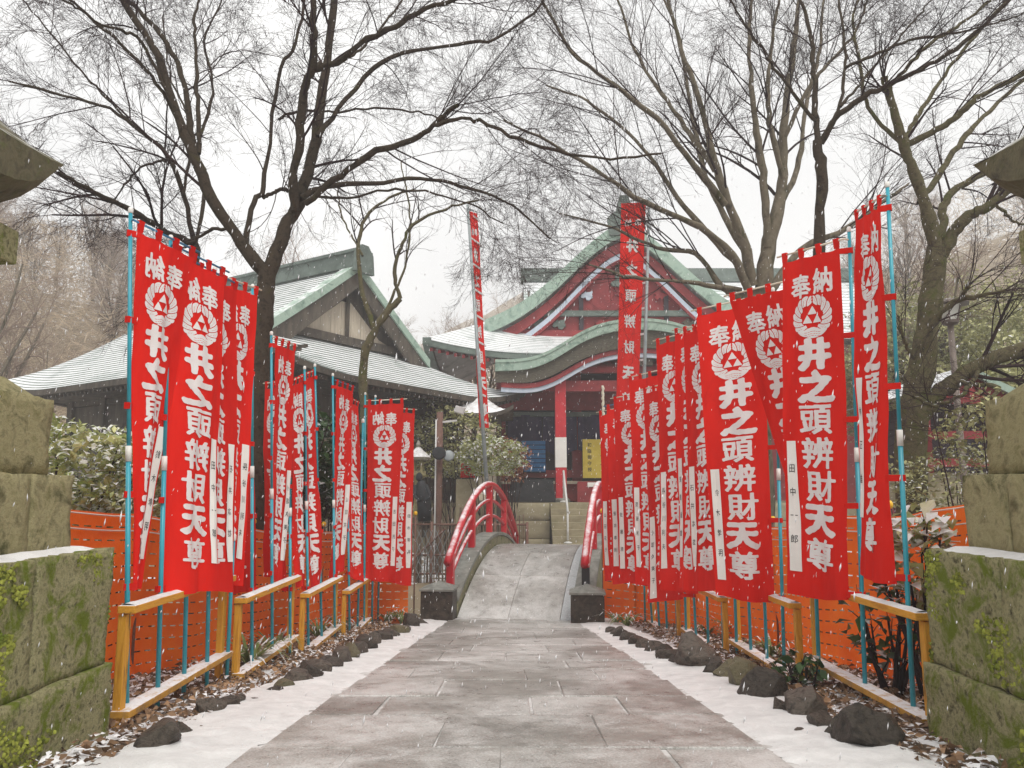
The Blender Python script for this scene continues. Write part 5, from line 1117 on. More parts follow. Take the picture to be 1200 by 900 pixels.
m = MB(); m.lathe([(.26, zr_ - .02), (.40, zr_ - .01), (.38, zr_ + .02), (.12, zr_ + .10), (.03, zr_ + .13)], (0, 0, 0), 6); m.build('hood', M['lamp_brown'], T)
# small red shrine right
so = P(1110, 560, 17.0); g0 = -0.5; T = thing('small_shrine', 'small red shrine with green snowy gable roof half hidden by the right tree', 'shrine', V3(so.x, so.y, g0))
def SZ(py): return P(1110, py, 17.0).z - g0
sc_ = 17.0 / F
zb_, za_ = SZ(478), SZ(438)
m = MB()
for sg in (-1, 1): m.grid(lambda u, v: V3(sg * 1.35 * u, -1.2 + 3.2 * v, za_ - (za_ - zb_) * u ** .85 + .14 * u ** 4), 10, 3, flip=sg < 0)
m.build('roof', M['copper_snow'] if 'copper_snow' in M else M['roof_snow_green'], T, smooth=True)
m = MB()
for sg in (-1, 1): ribbon(m, [V3(sg * 1.35 * u, -1.26, za_ - (za_ - zb_) * u ** .85 + .14 * u ** 4 - .01) for u in np.linspace(0, 1, 11)], (0, 0, -.16), (0, .1, 0))
m.build('bargeboard', M['copper'], T)
m = MB(); m.prism([V3(-1.05, -1.05, zb_ + .05), V3(1.05, -1.05, zb_ + .05), V3(0, -1.05, za_ - .12)], (0, .08, 0)); m.build('gable', M['hall_red'], T)
m = MB(); m.bar(V3(-1.05, -1.1, zb_ + .04), V3(1.05, -1.1, zb_ + .04), .1, .16); m.bar(V3(0, -1.1, zb_), V3(0, -1.1, za_ - .1), .1, .12); m.build('gable_beam', M['hall_red'], T)
zf_ = SZ(556)
for x in (-.9, .9):
    for yv in (-.95, 1.4): m = MB(); m.box((x, yv, zb_ / 2), (.16, .16, zb_ + .2)); m.build('post', M['hall_red'], T)
m = MB(); m.box((0, .3, (zf_ + zb_) / 2), (1.7, 1.9, zb_ - zf_)); m.build('wall', M['hall_dark'], T)
for z in (SZ(545), SZ(515)): m = MB(); m.box((0.1, -1.25, z), (3.0, .1, .16)); m.build('railing', M['hall_red'], T)
m = MB(); m.box((0, .2, zf_ - .35), (2.6, 2.6, .7)); m.build('base', M['hall_stone'], T)
# red fence going right of the shrine
T = thing('red_fence', 'low dark red railing fence behind the right stone lantern', 'fence', V3(5.5, 13.0, -.4))
for z in (.55, .95): m = MB(); m.bar(V3(-.3, 1.2, z), V3(4.2, .6, z + .05), .08, .12); m.build('rail', M['hall_red'], T)
for k in range(5): m = MB(); m.box((-.3 + 4.5 * k / 4, 1.2 - .6 * k / 4, .3), (.12, .12, 1.6)); m.build('post', M['hall_red'], T)
# ================================================================== TREES
def tubes(pts, rad, n):
    """pts (N,K,3) rad (N,K) -> verts, quads"""
    N, K, _ = pts.shape
    t = np.empty_like(pts); t[:, 1:-1] = pts[:, 2:] - pts[:, :-2]; t[:, 0] = pts[:, 1] - pts[:, 0]; t[:, -1] = pts[:, -1] - pts[:, -2]
    t /= np.linalg.norm(t, axis=2, keepdims=True) + 1e-9
    ref = np.where(np.abs(t[..., 2:3]) > 0.9, np.array([1.0, 0, 0]), np.array([0, 0, 1.0])); a = np.cross(t, ref); a /= np.linalg.norm(a, axis=2, keepdims=True) + 1e-9
    for k in range(1, K):                                     # carry the frame along so the tubes do not twist
        p = a[:, k - 1] - t[:, k] * (a[:, k - 1] * t[:, k]).sum(1, keepdims=True); a[:, k] = p / (np.linalg.norm(p, axis=1, keepdims=True) + 1e-9)
    b = np.cross(t, a); ang = np.arange(n) * 2 * np.pi / n
    V = pts[:, :, None, :] + rad[:, :, None, None] * (a[:, :, None, :] * np.cos(ang)[None, None, :, None] + b[:, :, None, :] * np.sin(ang)[None, None, :, None])
    I = np.arange(N * K * n).reshape(N, K, n); J = np.roll(I, -1, 2)
    Q = np.stack([I[:, :-1], J[:, :-1], J[:, 1:], I[:, 1:]], -1).reshape(-1, 4)
    return V.reshape(-1, 3), Q
def spawn(rng, pts, rad, m, length, ang, up, K, r_ratio, curl, lo=0.25, rmin=0.0019, droop=0.0):
    """m side shoots from every parent polyline"""
    N, KP, _ = pts.shape; t = rng.uniform(lo, 1.0, (N, m)); t[:, 0] = 1.0
    f = t * (KP - 1); i = np.minimum(f.astype(int), KP - 2); w = (f - i)[..., None]; n_ = np.arange(N)[:, None]
    p0 = pts[n_, i] * (1 - w) + pts[n_, i + 1] * w; tan = pts[n_, i + 1] - pts[n_, i]; tan /= np.linalg.norm(tan, axis=2, keepdims=True) + 1e-9
    r0 = (rad[n_, i] * (1 - w[..., 0]) + rad[n_, i + 1] * w[..., 0]) * r_ratio
    rv_ = rng.normal(size=(N, m, 3)); rv_ -= tan * (rv_ * tan).sum(2, keepdims=True); rv_ /= np.linalg.norm(rv_, axis=2, keepdims=True) + 1e-9
    an = rng.uniform(*ang, (N, m)); an[:, 0] *= 0.25; an = an[..., None]
    d = tan * np.cos(an) + rv_ * np.sin(an) + np.array([0, 0, up]); d /= np.linalg.norm(d, axis=2, keepdims=True) + 1e-9
    L = rng.uniform(*length, (N, m)) * (1.15 - 0.5 * t); L = L[..., None]
    P_ = p0.reshape(-1, 3); d = d.reshape(-1, 3); L = L.reshape(-1, 1); r0 = np.maximum(r0.reshape(-1), rmin)
    out = [P_]; dd = d.copy(); bend = rng.normal(size=d.shape) * curl
    for k in range(1, K):
        dd = dd + bend / K + rng.normal(size=d.shape) * curl * 0.5 / K + np.array([0, 0, (up * 0.5 - droop)]) / K; dd /= np.linalg.norm(dd, axis=1, keepdims=True) + 1e-9
        out.append(out[-1] + dd * L / (K - 1))
    pts2 = np.stack(out, 1); rad2 = r0[:, None] * np.linspace(1, 0.45, K)[None]; return pts2, np.maximum(rad2, rmin * 0.6)
def crom(p, K):
    p = [np.array(q, float) for q in p]; p = [2 * p[0] - p[1]] + p + [2 * p[-1] - p[-2]]; n = len(p) - 3; out = []
    for s in np.linspace(0, n - 1e-6, K):
        i = int(s); f = s - i; a, b, c, d = p[i:i + 4]; out.append(0.5 * ((2 * b) + (-a + c) * f + (2 * a - 5 * b + 4 * c - d) * f * f + (-a + 3 * b - 3 * c + d) * f ** 3))
    return np.array(out)
def bare_tree(name, label, Y, trunk, limbs, seed, bark, twig, levels, group=None, spread=1.2, wob=0.03):
    """trunk/limbs: (picture polyline, radius px at start, radius px at end, depth drift at the tip)"""
    rng = np.random.default_rng(seed); base = P(*trunk[0][0][0], Y); base.z = gz(base.x, base.y) - 0.1
    T = thing(name, label, 'tree', base, group); K = 26; o = np.array(base)
    def line(px, ra, rb, dr, first=False, y0=0.0):
        q = [np.array(P(x, y_, Y + y0 + dr * k / (len(px) - 1))) for k, (x, y_) in enumerate(px)]
        if first: q = [np.array(base)] + q[1:] if q[0][2] < q[1][2] else q
        c = crom(q, K); c[1:-1] += rng.normal(size=(K - 2, 3)) * wob * 0.35; r = np.linspace(ra, rb, K) * (1 if first else .84) * Y / F; nz_ = np.convolve(rng.normal(size=K + 2), [.25, .5, .25], 'valid'); r *= 1 + 0.13 * nz_; return c, r
    tp, tr = zip(*[line(t[0], t[1], t[2], t[3], True) for t in trunk]); tp, tr = np.array(tp), np.array(tr)
    tr[:, 0] *= 1.35; V, Q = tubes(tp - o, tr, 14); np_mesh('trunk', V, Q, bark, T, smooth=True)
    lp_, lr_ = [], []
    for l in limbs:
        c, r = line(l[0], l[1], l[2], l[3], y0=l[4] if len(l) > 4 else 0.0); lp_.append(c); lr_.append(r)
    lp_, lr_ = np.array(lp_), np.array(lr_); V, Q = tubes(lp_ - o, lr_, 9); np_mesh('limbs', V, Q, bark, T, smooth=True)
    Vs, Qs, off = [], [], 0; pts, rad = lp_, lr_
    for li, (m, length, ang, up, K2, rr_, curl, ns, droop) in enumerate(levels):
        pts, rad = spawn(rng, pts, rad, m, length, ang, up, K2, rr_, curl, lo=0.2 if li else 0.3, droop=droop); V, Q = tubes(pts - o, rad, ns); Vs.append(V); Qs.append(Q + off); off += len(V)
    cr_ = np_mesh('crown', np.concatenate(Vs), np.concatenate(Qs), twig, T, smooth=True)
    return T
MAPLE = [(8, (0.7, 1.7), (0.4, 1.0), 0.15, 8, 0.30, 0.55, 5, 0.0), (7, (0.35, 0.85), (0.35, 0.9), 0.05, 5, 0.5, 0.6, 4, 0.1), (6, (0.18, 0.45), (0.3, 0.8), 0.0, 4, 0.6, 0.6, 3, 0.15), (4, (0.08, 0.22), (0.3, 0.8), 0.0, 3, 0.7, 0.6, 3, 0.1)]
bare_tree('bare_tree', 'large dark bare tree forking behind the first left banners', 9.4,
 [([(290, 640), (297, 520), (302, 430), (308, 370), (314, 315)], 15, 11, 0.0)],
 [([(314, 322), (285, 287), (262, 255), (240, 215), (226, 178), (214, 150), (200, 110), (182, 60), (160, 25), (135, -15)], 9.5, 4, -0.8),
  ([(229, 182), (224, 150), (217, 102), (205, 70), (189, 41), (165, 15), (140, -10)], 5, 3, 0.5, -0.3), ([(233, 180), (231, 115), (229, 60), (228, 15), (240, -12)], 3.2, 1.6, 0.6, -0.3),
  ([(314, 322), (330, 275), (345, 245), (356, 222), (368, 175), (375, 120), (385, 60), (393, -15)], 10.5, 5.5, 0.3),
  ([(345, 246), (344, 210), (350, 170), (355, 110), (366, 80), (367, 40), (366, -12)], 7, 4.5, -0.9), ([(366, 82), (400, 72), (430, 45), (465, 30), (500, 10), (560, -5)], 4.2, 2.4, -1.4, -0.5),
  ([(373, 160), (400, 122), (440, 80), (480, 60), (540, 52), (580, 45), (620, 20), (645, -8)], 3.8, 1.8, 1.2), ([(358, 238), (400, 205), (440, 178), (490, 160), (515, 140), (537, 123)], 5, 2.6, -1.0),
  ([(508, 146), (540, 140), (570, 145), (620, 168), (700, 186), (775, 180)], 3.2, 1.2, -0.8, -0.9), ([(352, 232), (385, 218), (440, 214), (500, 210), (545, 220), (600, 240), (645, 280)], 4.6, 1.4, 0.8),
  ([(288, 288), (297, 235), (307, 225), (317, 160), (328, 83), (347, 50), (358, -8)], 4.5, 2, 1.0), ([(308, 232), (330, 222), (345, 224)], 3, 3, 0.2, 0.5),
  ([(327, 140), (345, 131), (400, 130), (470, 128), (520, 140)], 2.4, 1.3, 0.8, 0.6), ([(300, 300), (262, 268), (225, 283), (198, 305)], 3, 1.8, 0.5), ([(240, 200), (190, 105), (150, 60), (100, 15), (60, -15)], 3.2, 1.5, -1.2, -0.2),
  ([(225, 178), (170, 55), (120, 30), (70, -5)], 2.6, 1.2, -1.6, -0.3), ([(366, 78), (420, 60), (480, -10)], 2.6, 1.4, 1.0, -0.5), ([(345, 226), (400, 232), (470, 222), (540, 235), (590, 262)], 2.4, 1.0, 1.5)],
 21, M['bark'], M['twig'], MAPLE)
bare_tree('bare_tree', 'slender bare tree with reaching branches behind the first left banner', 11.2,
 [([(232, 640), (232, 480), (230, 350), (228, 285)], 6, 4.5, 0.0)],
 [([(228, 290), (215, 228), (197, 184), (164, 153), (120, 125), (64, 110), (10, 95)], 4, 1.2, -1.5), ([(228, 285), (200, 275), (150, 245), (110, 225), (68, 203)], 4.6, 2.6, -2.2), ([(197, 186), (160, 200), (130, 240)], 2, 1, 1.0, -.4), ([(228, 290), (240, 230), (232, 170), (250, 110), (240, 50), (260, 0)], 3.2, 1.2, 1.5), ([(164, 153), (110, 100), (60, 40), (20, -10)], 1.8, .8, -.5, -.7), ([(215, 228), (225, 150), (200, 90), (190, 20)], 2.2, .9, .5, -.3)],
 31, M['bark'], M['twig'], [(8, (0.8, 1.7), (0.4, 1.0), 0.1, 6, 0.5, 0.6, 4, 0.0)] + MAPLE[1:])
bare_tree('bare_tree', 'thin crooked tree rising in front of the side hall gable', 14.2,
 [([(428, 640), (426, 500), (425, 440), (432, 402), (450, 370), (469, 350)], 6.5, 4, 0.0)],
 [([(440, 388), (425, 345), (420, 300), (426, 262), (450, 235), (485, 222)], 4, 1.3, 0.5), ([(469, 350), (462, 320), (470, 290), (485, 262), (530, 242), (560, 235)], 3.4, 1.2, -0.5), ([(450, 370), (475, 310), (480, 250), (470, 190)], 2, .9, 0.8), ([(425, 300), (400, 250), (395, 200)], 1.6, .8, .6, .2)],
 41, M['bark_moss'], M['twig'], [(6, (0.6, 1.4), (0.4, 1.0), 0.15, 6, 0.5, 0.6, 4, 0.0), (5, (0.3, 0.7), (0.35, 0.9), 0.05, 4, 0.6, 0.5, 3, 0.0), (4, (0.15, 0.35), (0.3, 0.8), 0, 3, 0.7, 0.5, 3, 0)])
BIG = [(11, (1.2, 3.0), (0.35, 0.8), 0.22, 8, 0.32, 0.45, 5, 0.0), (7, (0.6, 1.5), (0.3, 0.8), 0.12, 5, 0.45, 0.5, 4, 0.0), (6, (0.3, 0.7), (0.3, 0.75), 0.05, 4, 0.55, 0.5, 3, 0.05), (3, (0.15, 0.35), (0.3, 0.8), 0.0, 3, 0.7, 0.5, 3, 0.0)]
bare_tree('bare_tree', 'broad pale barked tree with many upswept branches above the right banners', 15.5,
 [([(884, 640), (882, 480), (882, 400), (886, 340)], 23, 19, 0.0)],
 [([(880, 350), (860, 302), (830, 272), (790, 252), (740, 228), (700, 200), (640, 165), (590, 140)], 6.5, 1.2, -2.0), ([(882, 335), (870, 280), (850, 230), (835, 180), (820, 120), (800, 60), (780, -10)], 8, 2, -1.0),
  ([(893, 345), (902, 280), (914, 238), (918, 200), (920, 140), (930, 60), (938, -15)], 12, 2.5, 0.5), ([(914, 240), (935, 195), (945, 120), (960, 60), (965, -10)], 5, 1.6, 1.5, .2), ([(900, 290), (895, 210), (885, 150), (878, 60), (882, -15)], 6.5, 2, -0.5),
  ([(872, 352), (845, 335), (815, 298), (770, 290), (720, 268), (655, 250)], 5.5, 1.2, 1.0), ([(850, 240), (810, 190), (770, 140), (720, 100), (670, 60), (635, 0)], 5, 1.4, -2.0, -.4), ([(838, 200), (790, 130), (750, 70), (720, -10)], 4.5, 1.4, 1.0, -.4),
  ([(900, 345), (940, 292), (985, 272), (1030, 240), (1065, 215)], 6.5, 1.6, 1.0), ([(870, 290), (830, 215), (810, 130), (795, 40), (770, -15)], 5, 1.5, 1.5), ([(860, 305), (800, 240), (750, 170), (690, 120), (640, 100)], 4.5, 1.2, .5), ([(918, 210), (900, 130), (905, 50), (915, -10)], 4.5, 1.5, -1.0), ([(920, 160), (950, 100), (1000, 40), (1020, -10)], 3.5, 1.3, -1.0), ([(868, 340), (800, 330), (740, 325), (690, 310)], 4, 1.2, -1.5)],
 51, M['bark_pale'], M['twig'], BIG)
bare_tree('bare_tree', 'slim dark tree trunk standing behind the second right banner', 9.8,
 [([(964, 660), (963, 500), (960, 300), (963, 215), (958, 165)], 8, 6, 0.0)],
 [([(958, 168), (955, 110), (952, 60), (945, 20), (930, -15)], 5, 2.4, 0.4), ([(962, 168), (985, 132), (1030, 105), (1080, 80), (1130, 50), (1190, -8)], 4.6, 2.2, -1.2), ([(962, 166), (985, 120), (990, 60), (982, -10)], 3.4, 1.5, 0.8), ([(956, 142), (920, 95), (885, 45), (850, -8)], 3, 1.2, -0.6), ([(985, 125), (1040, 60), (1100, -8)], 2.4, 1.1, .8), ([(990, 80), (1060, 50), (1140, 35), (1200, 15)], 2.4, 1, -.8)],
 61, M['bark'], M['twig'], MAPLE)
bare_tree('bare_tree', 'mossy dark tree forking at the right edge beside the park lamp', 11.4,
 [([(1062, 620), (1068, 520), (1080, 430), (1091, 355), (1098, 290)], 17, 12, 0.0)],
 [([(1097, 296), (1088, 255), (1070, 200), (1058, 165), (1045, 120), (1036, 90)], 10, 5, -0.5), ([(1060, 172), (1020, 130), (1008, 80), (1000, 20), (1010, -10)], 3.6, 1.5, .4, -.2), ([(1062, 170), (1110, 145), (1150, 112), (1225, 75)], 5, 3, -.8, -.2), ([(1060, 165), (1085, 120), (1120, 70), (1180, 0)], 4, 1.8, .6, -.2), ([(1040, 105), (1080, 60), (1130, 25), (1180, -15)], 3, 1.5, -.5, -.5),
  ([(1100, 296), (1106, 262), (1104, 242), (1130, 215), (1170, 195), (1230, 175)], 7, 4, .8), ([(1102, 300), (1130, 257), (1165, 237), (1215, 190)], 9.5, 6, -.6), ([(1078, 238), (1110, 190), (1140, 150), (1175, 115), (1215, 80)], 5, 2.6, 1.2), ([(1076, 440), (1090, 388), (1115, 356), (1150, 347), (1178, 340)], 6, 2, -1.0), ([(1125, 352), (1135, 333)], 3, 2.4, -.2, -.6),
  ([(1072, 500), (1098, 462), (1140, 432), (1185, 412), (1270, 392)], 11, 10, -0.3), ([(1120, 448), (1170, 455), (1135, 485), (1110, 505)], 4, 2, -.5, -.2), ([(1078, 430), (1060, 400), (1052, 370)], 3, 1.4, -.4), ([(1150, 425), (1130, 460), (1095, 475), (1070, 465)], 3.2, 2, -.6, -.2), ([(1165, 238), (1190, 260), (1215, 262)], 2.4, 1.2, .2, -.4)],
 71, M['bark_moss'], M['twig'], MAPLE[:3])
# ---- background trees: three kinds, copied
def proto_tree(seed, H, mat_b, mat_t, dens=1.0):
    rng = np.random.default_rng(seed); K = 10; z = np.linspace(0, H * .62, K); tr = np.stack([rng.normal(0, .10, K).cumsum() * .6, rng.normal(0, .10, K).cumsum() * .6, z], 1)[None]; tr[0, 0, :2] = 0
    rd = np.linspace(H * .018, H * .008, K)[None]; out = [tubes(tr, rd, 8)]
    p, r = spawn(rng, tr, rd, 11, (H * .28, H * .48), (.35, .8), .35, 9, .6, .35, lo=.35); out.append(tubes(p, r, 6)); nb = sum(len(v) for v, _ in out)
    tw = []
    for m_, L_, a_, u_, K2, ns in ((9, (H * .08, H * .2), (.35, .9), .12, 6, 4), (7, (H * .04, H * .09), (.3, .9), .05, 4, 3), (int(6 * dens), (H * .02, H * .045), (.3, .9), 0, 3, 3)):
        p, r = spawn(rng, p, r, m_, L_, a_, u_, K2, .5, .5, rmin=0.004); tw.append(tubes(p, r, ns))
    def cat(lst):
        Vs, Qs, o = [], [], 0
        for v, q in lst: Vs.append(v); Qs.append(q + o); o += len(v)
        return np.concatenate(Vs), np.concatenate(Qs)
    a = np_mesh('trunk', *cat(out), mat_b, None, smooth=True); b = np_mesh('crown', *cat(tw), mat_t, None, smooth=True)
    return a, b
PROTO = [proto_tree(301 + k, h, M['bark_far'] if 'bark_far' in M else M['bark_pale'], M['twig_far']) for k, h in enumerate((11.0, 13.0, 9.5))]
first = [True] * 3
def place_tree(k, x, y, s, rz, label, group):
    g = gz(x, y); T = thing('bare_tree', label, 'tree', (x, y, g - .2), group, rz); T.scale = (s, s, s)
    for src in PROTO[k]:
        c = src if first[k] else src.copy()
        if not first[k]: COL.objects.link(c)
        c.parent = T
    first[k] = False
rr = random.Random(77)
BG = [(-13.5, 29, 1.0, 'behind the left end of the side hall'), (-9.0, 32.5, 1.05, 'behind the ridge of the side hall'), (-5.0, 34, 1.0, 'behind the side hall gable'), (-1.6, 38, 1.1, 'in the gap between side hall and main hall'), (1.0, 46, 1.15, 'behind the left end of the rear hall'),
      (16.5, 33, 1.05, 'right of the main hall'), (20, 38, 1.1, 'far right beyond the main hall'), (13.2, 24.0, .85, 'behind the broad pale tree'), (17.5, 24.5, .8, 'behind the park lamp'), (24, 33, 1.0, 'at the right edge beyond the lamp'), (-19, 27.5, .95, 'left of the side hall roof'), (-4, 44, 1.2, 'in the haze behind the hall gap'), (9.5, 52, 1.3, 'in the haze behind the rear hall'), (20, 50, 1.3, 'in the haze at the far right')]
for i, (x, y, s, w) in enumerate(BG): place_tree(i % 3, x, y, s, rr.uniform(0, 6), 'hazy bare winter tree ' + w, 'hazy bare trees behind the halls')
for i in range(34):
    x = -rr.uniform(11, 44); y = rr.uniform(33, 62)
    if x > -17 and y < 36: y += 6
    place_tree(rr.randrange(3), x, y, rr.uniform(.55, .85), rr.uniform(0, 6), 'bare brown tree on the wooded slope behind the left hall', 'bare trees on the left wooded slope')
for i in range(24):
    x = rr.uniform(18, 56); y = rr.uniform(48, 82); place_tree(rr.randrange(3), x, y, rr.uniform(.6, .9), rr.uniform(0, 6), 'misty bare tree on the far right slope', 'bare trees on the right wooded slope')
# brushwood on the slope
def brush(n, xr, yr, seed, hgt, label):
    rng = np.random.default_rng(seed); x = rng.uniform(*xr, n); y = rng.uniform(*yr, n); z = ground_z(x, y) + rng.uniform(0, 1, n) ** 1.3 * hgt
    d = rng.normal(size=(n, 3)); d[:, 2] = np.abs(d[:, 2]) * .7; d /= np.linalg.norm(d, axis=1, keepdims=True); L = rng.uniform(.5, 1.6, n)[:, None]; p0 = np.stack([x, y, z], 1); p1 = p0 + d * L * .5; p2 = p1 + (d + rng.normal(size=(n, 3)) * .5) * L * .5
    V, Q = tubes(np.stack([p0, p1, p2], 1), np.tile(np.array([.022, .016, .008]), (n, 1)) * rng.uniform(.5, 1.3, (n, 1)), 3); kind(np_mesh('brushwood', V, Q, M['brush']), 'stuff', label)
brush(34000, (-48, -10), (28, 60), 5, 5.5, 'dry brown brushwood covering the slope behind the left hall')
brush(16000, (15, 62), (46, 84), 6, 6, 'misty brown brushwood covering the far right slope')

# ================================================================== SHRUBS
def leaf_mass(rng, n, c, rad, size, shell=0.55):
    d = rng.normal(size=(n, 3)); d /= np.linalg.norm(d, axis=1, keepdims=True); f = rng.uniform(shell, 1, n)[:, None] ** .6
    lump = 1 + .16 * np.sin(d[:, :1] * 7 + c[0]) * np.sin(d[:, 1:2] * 6 + c[1]) + .12 * np.sin(d[:, 2:] * 9 + d[:, :1] * 5)
    p = d * f * lump * np.array(rad); p[:, 2] = np.maximum(p[:, 2], -rad[2] * .9); return leaf_scatter(n, p + np.array(c), size, .55, rng)
def shrub(name, label, c, rad, n, size, mat, seed, stems=True, cat='shrub', group=None):
    """c: world centre of the leaf mass"""
    rng = np.random.default_rng(seed); g = min(gz(c[0], c[1]), c[2] - rad[2]); T = thing(name, label, cat, (c[0], c[1], g), group); o = np.array((c[0], c[1], g)); V, Q = leaf_mass(rng, n, (0, 0, c[2] - g), rad, size); np_mesh('foliage', V, Q, mat, T)
    if stems:
        k = 9; p0 = np.stack([rng.normal(0, rad[0] * .12, k), rng.normal(0, rad[1] * .12, k), np.full(k, -.1)], 1); p2 = np.stack([rng.normal(0, rad[0] * .6, k), rng.normal(0, rad[1] * .6, k), c[2] - g + rng.uniform(-.1, .8, k) * rad[2]], 1); p1 = (p0 + p2) / 2 + rng.normal(0, .08, (k, 3)) * rad[0]
        pts = np.stack([p0, p1, p2], 1); rad_ = np.tile(np.array([.02, .014, .006]), (k, 1)); a = tubes(pts, rad_, 5); p, r = spawn(rng, pts, rad_, 5, (rad[0] * .3, rad[0] * .7), (.3, .8), .2, 4, .6, .4); b = tubes(p, r, 3)
        np_mesh('stems', np.concatenate([a[0], b[0]]), np.concatenate([a[1], b[1] + len(a[0])]), M['twig'], T)
    return T
shrub('shrub', 'pale green snow dusted shrub above the orange net at far left', P(95, 570, 7.4), (.85, .8, .56), 5200, .085, M['leaf_var'], 1)
shrub('shrub', 'lower pale green shrub beside the first left banner pole', P(150, 600, 8.2), (.6, .6, .5), 2600, .085, M['leaf_var'], 2)
for i, (x, y_, Y, r_) in enumerate([(322, 520, 11.0, .62), (352, 560, 11.6, .6), (385, 540, 12.2, .62), (408, 575, 12.4, .45)]):
    shrub('evergreen_shrub', '%s dark glossy evergreen shrub seen between the left banners, from the left' % ORD[i], P(x, y_, Y), (r_, r_, r_ * 1.15), 520, .20, M['leaf_dark'], 10 + i, group='dark evergreens behind the left banners')
shrub('shrub', 'pale yellow green shrub with snow in front of the small pavilion', P(575, 535, 21), (.95, .7, .55), 1800, .12, M['leaf_var'], 21)
shrub('shrub', 'reddish leaved bush at the left corner of the main hall', P(598, 540, 22.5), (.6, .5, .65), 900, .10, M['leaf_red'], 22)
shrub('shrub', 'olive bush behind the lamp pole, left of the bridge', P(525, 520, 23.5), (1.6, 1.0, 1.1), 3000, .13, M['leaf_olive'], 23)
shrub('shrub', 'hazy olive evergreen behind the small stone lantern', P(490, 510, 26), (1.6, 1.2, 1.3), 3000, .15, M['leaf_olive'], 24)
shrub('rhododendron', 'broad leaved green shrub in front of the orange net at right', P(1078, 655, 5.5), (.22, .3, .38), 260, .13, M['leaf_var'], 31)
shrub('rhododendron', 'sparse low leafy shrub at the foot of the right orange net', P(1040, 735, 5.8), (.32, .28, .3), 90, .12, M['leaf_dark'], 32)
shrub('seedling', 'small leafy seedling growing beside the right fence post', P(935, 785, 6.0), (.2, .16, .14), 70, .10, M['leaf_dark'], 33)
shrub('shrub', 'yellow green twiggy shrub below the small red shrine', P(1120, 565, 10.5), (1.0, .7, .42), 1500, .07, M['leaf_olive'], 34)
shrub('shrub', 'pale autumn leaved bush in front of the small red shrine', P(1165, 505, 10.0), (.7, .6, .5), 900, .08, M['leaf_red2'] if 'leaf_red2' in M else M['leaf_olive'], 35)
for i, (x, y_, Y, rx, rz) in enumerate([(1080, 425, 24, 2.2, 2.2), (1135, 405, 27, 2.6, 2.6), (1180, 440, 23, 2.4, 2.2), (1040, 455, 26, 2.0, 2.0), (1230, 420, 26, 2.6, 2.6), (1195, 480, 20, 2.0, 1.6)]):
    shrub('evergreen_tree', '%s snow dusted olive evergreen from the left behind the park lamp' % ORD[i], P(x, y_, Y), (rx, rx * .9, rz), 6500, .16, M['leaf_olive'], 50 + i, cat='tree', group='evergreens behind the park lamp')
# ---- strap leaved clumps along the beds
def clump(px, py, n, L, seed, label, Y=None):
    p = hit(px, py) if Y is None else P(px, py, Y); p.z = gz(p.x, p.y) + .02; rng = random.Random(seed); T = thing('grass_clump', label, 'plant', p, 'strap leaved clumps in the beds'); m = MB()
    for k in range(n):
        a = rng.uniform(0, 6.28); l = L * rng.uniform(.6, 1.2); w = rng.uniform(.009, .016); c, s = math.cos(a), math.sin(a); pts = []
        for q in range(6):
            t = q / 5; rr_ = l * (t * .75); z = l * (1.15 * t - 1.0 * t * t * rng.uniform(.75, 1.0)); ww = w * (1 - t ** 2) + .001
            pts += [(c * rr_ - s * ww, s * rr_ + c * ww, z + .004), (c * rr_ + s * ww, s * rr_ - c * ww, z + .004)]
        m.add(pts, [(2 * q, 2 * q + 1, 2 * q + 3, 2 * q + 2) for q in range(5)])
    m.build('leaves', M['blade'], T, smooth=True)
for i, (x, y_, n_, L_) in enumerate([(292, 788, 34, .55), (322, 772, 30, .5), (372, 752, 30, .5), (398, 742, 26, .5), (455, 727, 30, .45), (470, 722, 24, .4)]):
    clump(x, y_, n_, L_, 200 + i, '%s strap leaved clump from the camera under the left fence' % ORD[i])
for i, (x, y_, n_, L_) in enumerate([(905, 775, 26, .45), (860, 752, 30, .5), (830, 748, 20, .45), (735, 738, 34, .5), (722, 735, 26, .45)]):
    clump(x, y_, n_, L_, 220 + i, '%s strap leaved clump from the camera beyond the right fence' % ORD[i])
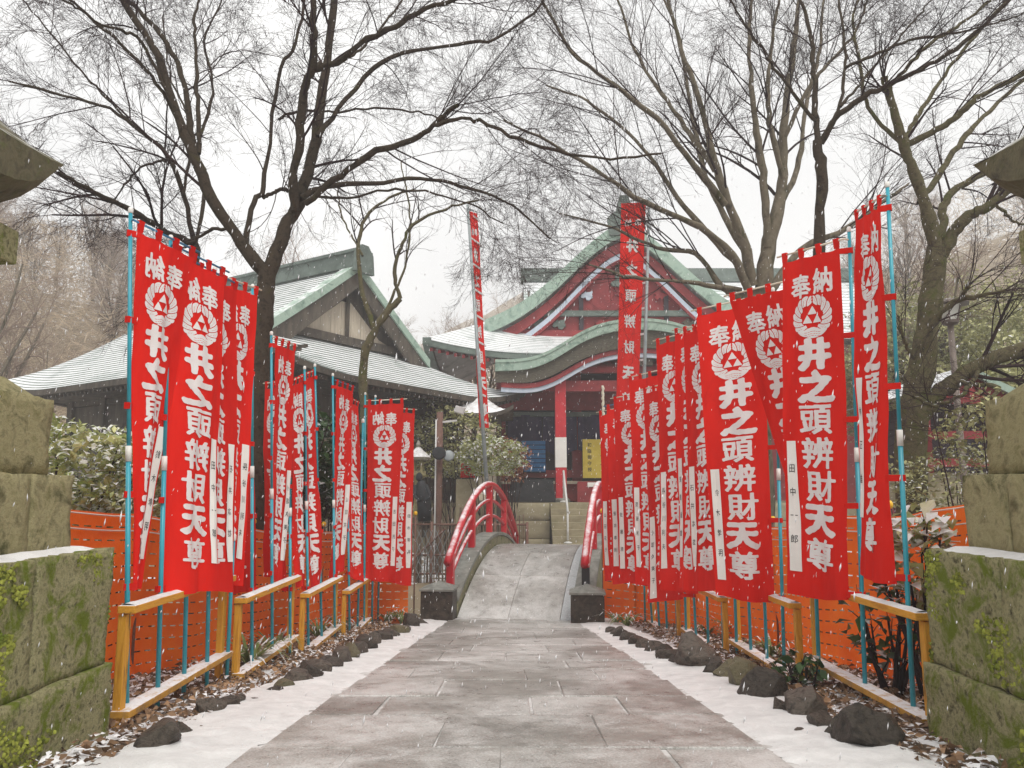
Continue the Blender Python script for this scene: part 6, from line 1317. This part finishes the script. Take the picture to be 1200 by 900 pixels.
for i, (x, y_, Y) in enumerate([(500, 668, 13.2), (490, 690, 13.0), (612, 640, 18.9)]): clump(x, y_, 40, .5, 240 + i, ['mossy grass tuft on the bank left of the bridge handrail', 'lower grass tuft beside the left bridge pillar', 'grass tuft at the far left end of the bridge'][i], Y)
# ================================================================== FALLING SNOW
rng = np.random.default_rng(9); n = 34000
Yf = 2.6 + 24 * rng.uniform(0, 1, n) ** .8; X = rng.uniform(-.75, .75, n) * (Yf + .6); Z = CAMZ + rng.uniform(-.35, .62, n) * (Yf + .4)
ok = Z > ground_z(X, Yf) + .05; X, Yf, Z = X[ok], Yf[ok], Z[ok]; n = len(X); c = np.stack([X, Yf, Z], 1)
w = rng.uniform(.0012, .0032, n)[:, None] * rng.choice([.7, 1, 1, 1.3], n)[:, None]; l = w * rng.uniform(2.0, 7.0, n)[:, None]; ax = np.stack([rng.normal(.16, .12, n), rng.normal(0, .1, n), np.ones(n)], 1); ax /= np.linalg.norm(ax, axis=1, keepdims=True); s1 = np.cross(ax, [0, 1, 0.]); s1 /= np.linalg.norm(s1, axis=1, keepdims=True); s2 = np.cross(ax, s1)
V = np.stack([c + ax * l, c - ax * l, c + s1 * w, c + s2 * w, c - s1 * w, c - s2 * w], 1).reshape(-1, 3); o_ = (np.arange(n) * 6)[:, None, None]
Q = (o_ + np.array([[0, 2, 3], [0, 3, 4], [0, 4, 5], [0, 5, 2], [1, 3, 2], [1, 4, 3], [1, 5, 4], [1, 2, 5]])[None]).reshape(-1, 3); kind(np_mesh('falling_snow', V, Q, M['flake'], smooth=True), 'stuff', 'wet snowflakes falling through the whole scene')
# ================================================================== HAZE
HZ = bpy.data.materials.new('snow_haze'); HZ.use_nodes = True; nt = HZ.node_tree; nt.nodes.remove(nt.nodes['Principled BSDF']); pv_ = nt.nodes.new('ShaderNodeVolumePrincipled'); pv_.inputs['Density'].default_value = 0.0031; pv_.inputs['Color'].default_value = (0.93, 0.94, 0.96, 1)
nt.links.new(pv_.outputs[0], nt.nodes['Material Output'].inputs['Volume'])
m = MB(); m.box((0, 95, 19.5), (300, 310, 45)); kind(m.build('haze', HZ), 'stuff', 'pale snow haze filling the air')
